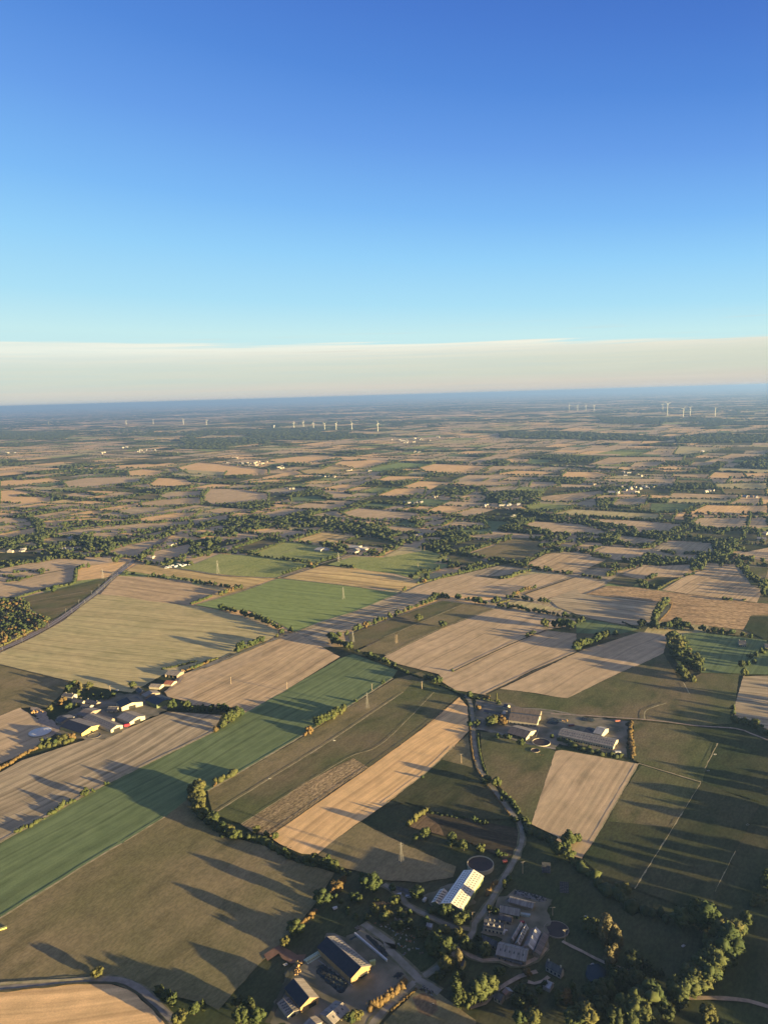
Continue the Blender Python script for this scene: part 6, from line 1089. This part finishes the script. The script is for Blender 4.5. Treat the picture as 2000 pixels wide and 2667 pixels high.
# ------------------------------------------------------------------ solar trackers, vehicles, cows, oddments
for s, lab in (('C 1400,240', 'tilted solar panel rack, upper one in the dark pasture'), ('C 1555,412', 'tilted solar panel rack with visible grid, lower one in the dark pasture')):
    p = pts(s)[0]; r = obj('solar_tracker', None, None, p, -.5); tag(r, lab, 'solar tracker'); b = MB(); b.bar((0, 0, 0), (0, 0, 3.4), .2, n=8); b.build('post', STEEL, r); pn = MB(); fr = MB()
    for i in range(5):
        for j in range(7): pn.box(-2.95 + i * 1.2, -1.82 + i * 1.2, -3.5 + j * 1.0, -2.56 + j * 1.0, 0, .06)
    for i in range(6): fr.box(-3.0 + i * 1.2 - .035, -3.0 + i * 1.2 + .035, -3.5, 3.5, -.05, .1)
    for j in range(8): fr.box(-3.0, 3.0, -3.53 + j, -3.47 + j, -.06, .11)
    for b_, n_, m_ in ((pn, 'panel_glass', RM['solar']), (fr, 'panel_frame', STEEL)): q = b_.build(n_, m_, r, (0, 0, 3.9)); q.rotation_euler = (R(52), 0, .3)
def vehicle(s, L_, Wd, Hh, colour, label, name, cat, rz, cab=True):
    m_ = surf(name + '_paint', colour, tuple(c * .8 for c in colour), .5, .35); p = pts(s)[0]; r = obj(name, None, None, p, rz); tag(r, label, cat); b = MB()
    P = [(-L_ / 2, .45), (L_ / 2, .45), (L_ / 2, Hh * .55), (L_ * .3, Hh * .62), (L_ * .16, Hh), (-L_ * .48, Hh)] if cab else [(-L_ / 2, .8), (L_ / 2, .8), (L_ / 2 + .3, Hh), (-L_ / 2 - .3, Hh)]; n = len(P)
    b.add([(x, -Wd / 2, z) for x, z in P] + [(x, Wd / 2, z) for x, z in P], [tuple(range(n)), tuple(range(n, 2 * n))[::-1]] + [(i, n + i, n + (i + 1) % n, (i + 1) % n) for i in range(n)]); b.build('body', m_, r)
    if cab: w_ = MB(); w_.box(-L_ * .1, L_ * .14, -Wd / 2 - .02, Wd / 2 + .02, Hh * .62, Hh * .9); w_.add([(L_ * .305, -Wd * .42, Hh * .63), (L_ * .305, Wd * .42, Hh * .63), (L_ * .18, Wd * .42, Hh * .96), (L_ * .18, -Wd * .42, Hh * .96)], [(0, 1, 2, 3)]); w_.build('windows', GLASS, r)
    for x in (-L_ * .3, L_ * .3):
        for y in (-Wd / 2 + .1, Wd / 2 - .1): w2 = MB(); w2.bar((x, y - .13, .4), (x, y + .13, .4), .4, n=12); w2.build('wheel', TYRE, r)
for a in [('C 1040,765', 5.2, 2, 2.3, (.4, .4, .4), 'white van parked in the yard beside the farmhouse', 'van', 'van', .9), ('C 1198,680', 4.2, 1.8, 1.5, (.3, .05, .04), 'dark red car parked behind the stone farmyard', 'car', 'car', .1), ('C 350,495', 3.0, 1.8, 2.6, (.4, .4, .38), 'white box trailer beside the garden lane', 'trailer', 'trailer', 1.0, False),
          ('B 905,562', 2.6, 1.8, 1.9, (.38, .38, .36), 'white animal hut on the small pasture by the golden hedge', 'trailer', 'trailer', .4, False), ('E 918,532', 6, 2.4, 3, (.4, .03, .04), 'red farm trailer at the front edge of the left farm', 'farm_trailer', 'trailer', .5, False), ('A 28,612', 4, 2, 1.6, (.4, .38, .12), 'pale yellow water trough trailer at the left edge of the big pasture', 'trailer', 'trailer', .5, False),
          ('C 1043,160', 3, 2.2, 2.2, (.22, .06, .04), 'red open skip beside the lane above the round slurry store', 'skip', 'skip', .2, False), ('B 1230,1050', 3.2, 1.6, 4.0, (.30, .32, .14), 'tall pale feed machine at the front of the long solar barn', 'feed_mixer', 'machine', .3, False), ('E 845,275', 4.2, 1.8, 1.5, (.4, .4, .4), 'white car on the road above the left farm', 'car', 'car', 2.6),
          ('H 475,545', 5, 2, 2.2, (.3, .12, .08), 'red-brown tractor trailer at the back right corner of the right farm', 'farm_trailer', 'trailer', .1, False), ('H 110,580', 6, 2.4, 2.4, (.12, .05, .04), 'dark red machine behind the very long barn', 'farm_trailer', 'trailer', .1, False), ('C 1220,625', 6, 2.2, 2.4, (.25, .3, .28), 'grey-green machine beside the old green-walled barn', 'farm_trailer', 'trailer', -.3, False),
          ('B 1460,440', 2.4, 1.5, 1.7, (.4, .4, .38), 'small white hut left of the pair by the garden shed', 'trailer', 'trailer', .3, False), ('B 1535,455', 4, 1.8, 1.5, (.38, .38, .38), 'white car by the garden shed', 'car', 'car', -.2), ('H 478,790', 5, 2.4, 2.2, (.35, .36, .35), 'pale container below the right end of the very long barn', 'trailer', 'trailer', -.1, False)]: vehicle(*a)
# cars and vans parked by the far straw field
cm_ = {}
for i in range(26):
    t = i / 26; q = ground(*src('I', 1430 + 225 * t + rb.uniform(-6, 6), 425 - 32 * t + rb.uniform(-9, 14))); c_ = rb.choice([(.4, .4, .4), (.35, .36, .38), (.1, .1, .12), (.3, .3, .28)])
    if c_ not in cm_:
        r = obj('van', None); b = MB(); b.add([(-2.6, -1, .4), (2.6, -1, .4), (2.6, -1, 1.3), (1.6, -1, 2.2), (-2.6, -1, 2.2), (-2.6, 1, .4), (2.6, 1, .4), (2.6, 1, 1.3), (1.6, 1, 2.2), (-2.6, 1, 2.2)], [(0, 1, 2, 3, 4), (9, 8, 7, 6, 5), (0, 5, 6, 1), (1, 6, 7, 2), (2, 7, 8, 3), (3, 8, 9, 4), (4, 9, 5, 0)]); b.build('body', surf('van_paint', c_, tuple(v * .8 for v in c_), .5, .35), r)
        b = MB()
        for x in (-1.6, 1.6): b.bar((x, -1.05, .4), (x, 1.05, .4), .38, n=10)
        b.build('wheels', TYRE, r); cm_[c_] = r
    else: r = copy_tree(cm_[c_])
    r.location = q; r.rotation_euler = (0, 0, .4 + rb.gauss(0, .2)); tag(r, 'light vehicle parked in the crowd beside the striped straw field', 'van', 'vehicles parked beside the striped straw field')
# cattle at the lane corner: one continuous skinned body each
def cow_mesh(dark, seed):
    me = bpy.data.meshes.new('cow'); V_ = [(0, 0, 1.05), (.55, 0, 1.1), (.95, 0, 1.15), (1.25, 0, 1.05), (1.55, 0, .8 if seed % 2 else 1.1), (-.5, 0, 1.08), (-.8, 0, 1.0), (-.95, 0, .55)]; E_ = [(0, 1), (1, 2), (2, 3), (3, 4), (0, 5), (5, 6), (6, 7)]; rad = [.38, .37, .24, .15, .12, .36, .2, .03]
    for (bx, i0) in ((.6, 1), (-.55, 5)):
        for s_ in (-1, 1):
            k = len(V_); V_ += [(bx, s_ * .24, .72), (bx + .03, s_ * .25, .4), (bx, s_ * .25, .04)]; E_ += [(i0, k), (k, k + 1), (k + 1, k + 2)]; rad += [.13, .08, .06]
    me.from_pydata(V_, E_, []); o = bpy.data.objects.new('cow', me); C.objects.link(o); sk = o.modifiers.new('s', 'SKIN')
    for i, q in enumerate(me.skin_vertices[0].data): q.radius = (rad[i], rad[i]); q.use_root = (i == 0)
    o.modifiers.new('u', 'SUBSURF').levels = 1; dg = bpy.context.evaluated_depsgraph_get(); m2 = bpy.data.meshes.new_from_object(o.evaluated_get(dg)); bpy.data.objects.remove(o); m2.name = 'cow'; m2.materials.clear(); m2.materials.append(dark); return m2
COWS = [cow_mesh(surf('pied_hide', (.38, .36, .33), (.02, .02, .02), 1.1, detail=1), i) for i in range(2)] + [cow_mesh(surf('dark_hide', (.05, .035, .03), (.02, .016, .015), .8), 3)]
a, b = pts('C 330,1265 420,1310'); d = b - a
for i in range(16):
    q = a + d * (i % 8 + rb.uniform(-.3, .3)) / 7.5 + Vector((rb.uniform(-1, 1), (i // 8) * 2.6 + rb.uniform(-.6, .6), 0)); c = obj('cow', rb.choice(COWS), None, q, rb.gauss(-1.2, .5)); tag(c, 'black and white cow standing in the herd below the lane crossroads', 'cow', 'herd of cows below the crossroads')
for s, lab in (('C 418,1395', 'white feed trough post below the herd'), ('B 478,1045', 'pale trough in the pasture left of the straw heap'), ('C 316,1125', 'small white marker on the verge of the crossroads'), ('D 218,575', 'white drum on the pasture above the golden poplars'), ('D 990,803', 'small white trough in the dark valley meadow'), ('D 275,950', 'white trough beside the valley pond'), ('F 1025,637', 'white trough on the fence between the olive strips'), ('F 562,912', 'white post at the lower fence of the olive strips'), ('H 1240,805', 'pale trough on the fence of the right pasture'), ('H 1185,935', 'long trough at the lower end of the right fence'), ('H 1495,1360', 'pale feeder near the right edge of the striped pasture')):
    p = pts(s)[0]; r = obj('feed_trough', None, None, p, .5); tag(r, lab, 'trough'); b = MB(); b.add([(-1.1, -.5, .35), (1.1, -.5, .35), (1.1, .5, .35), (-1.1, .5, .35), (-1.3, -.7, 1.0), (1.3, -.7, 1.0), (1.3, .7, 1.0), (-1.3, .7, 1.0)], [(0, 3, 2, 1), (0, 1, 5, 4), (1, 2, 6, 5), (2, 3, 7, 6), (3, 0, 4, 7)]); b.build('basin', WHITE, r); b = MB()
    for x in (-.9, .9):
        for y in (-.4, .4): b.bar((x, y, 0), (x, y, .4), .06)
    b.build('legs', STEEL, r)
# scrap and stones lying about, a few shapes copied
JM = []
for i, (cc, sc) in enumerate([((.22, .20, .17), 1.0), ((.30, .30, .28), .8), ((.10, .08, .06), 1.2), ((.16, .20, .22), .9), ((.24, .12, .06), .8)]):
    rng = np.random.default_rng(70 + i); lo = [(rng.uniform(-1, 1) * sc, rng.uniform(-.7, .7) * sc, rng.uniform(0, .3), rng.uniform(.25, .5) * sc, rng.uniform(.25, .5) * sc) for _ in range(6)]
    V_, F_ = leafy(lo, 1, 10, .3, rng, .3); JM.append(np_mesh('scrap', V_, F_, surf('scrap_matter', cc, tuple(v * .5 for v in cc), 1.2)))
for s, n, lab, g in [('C 30,600 200,640 330,900 330,980 180,980 60,760', 44, 'stone or piece of scrap in the overgrown garden by the lane', 'scrap in the overgrown garden'), ('B 1180,660 1420,900 1600,900 1500,700 1250,560', 26, 'stone lying in the rough ground beside the bottom yard', 'stones in the rough ground'),
    ('B 760,1340 1000,1400 900,1480 700,1430', 14, 'piece of machinery or scrap between the bottom sheds', 'scrap between the bottom sheds'), ('B 640,1130 760,1180 1000,1380 900,1340', 8, 'scrap along the tarped heap', 'scrap along the tarped heap'), ('C 1180,600 1420,560 1400,700 1200,660', 10, 'machine part on the yard of the stone farmyard', 'machine parts on the stone farmyard'),
    ('H 460,560 540,560 540,660 480,660', 16, 'pale and dark scrap in the corner of the right farm', 'scrap in the corner of the right farm'), ('G 1370,590 1500,560 1659,600 1500,650', 16, 'equipment standing behind the long barn of the right farm', 'equipment of the right farm'), ('E 430,520 560,560 600,600 480,600', 12, 'scrap before the yellow-gabled barn', 'scrap before the yellow-gabled barn'),
    ('E 1000,380 1180,400 1100,450 960,500', 14, 'equipment in front of the blue-roofed barn', 'equipment before the blue-roofed barn')]:
    Q = [(p.x, p.y) for p in pts(s)]; x0, x1 = min(p[0] for p in Q), max(p[0] for p in Q); ya, yb = min(p[1] for p in Q), max(p[1] for p in Q); k = 0; tries = 0
    while k < n and tries < 4000:
        tries += 1; q = (rb.uniform(x0, x1), rb.uniform(ya, yb))
        if not inside(q[0], q[1], Q): continue
        k += 1; o = obj('scrap', rb.choice(JM), None, (q[0], q[1], 0), rb.random() * 6.28); f = rb.uniform(.5, 1.3); o.scale = (f, f, f); tag(o, lab, 'scrap', g)
# water
WAT = surf('pond_water', (.02, .025, .025), (.015, .02, .02), .2, .15)
field(WAT, 'D 240,960 320,950 390,1000 380,1080 260,1110 220,1040', name='pond_water')
# ------------------------------------------------------------------ haze: even air round the whole country
hz = MB(); hz.box(-145000, 145000, -145000, 145000, -1.5, 372.0); hm_ = bpy.data.materials.new('haze'); hm_.use_nodes = True; t = hm_.node_tree; t.nodes.remove(t.nodes['Principled BSDF'])
pv = t.nodes.new('ShaderNodeVolumePrincipled'); pv.inputs['Color'].default_value = (.17, .30, .58, 1); pv.inputs['Density'].default_value = HAZE_D; pv.inputs['Anisotropy'].default_value = .3; t.links.new(pv.outputs[0], t.nodes['Material Output'].inputs['Volume'])
ho = obj('haze', mesh('haze', hz.V, hz.F, hm_)); tag(ho, 'pale even air fading the far country', 'haze', kind='stuff')
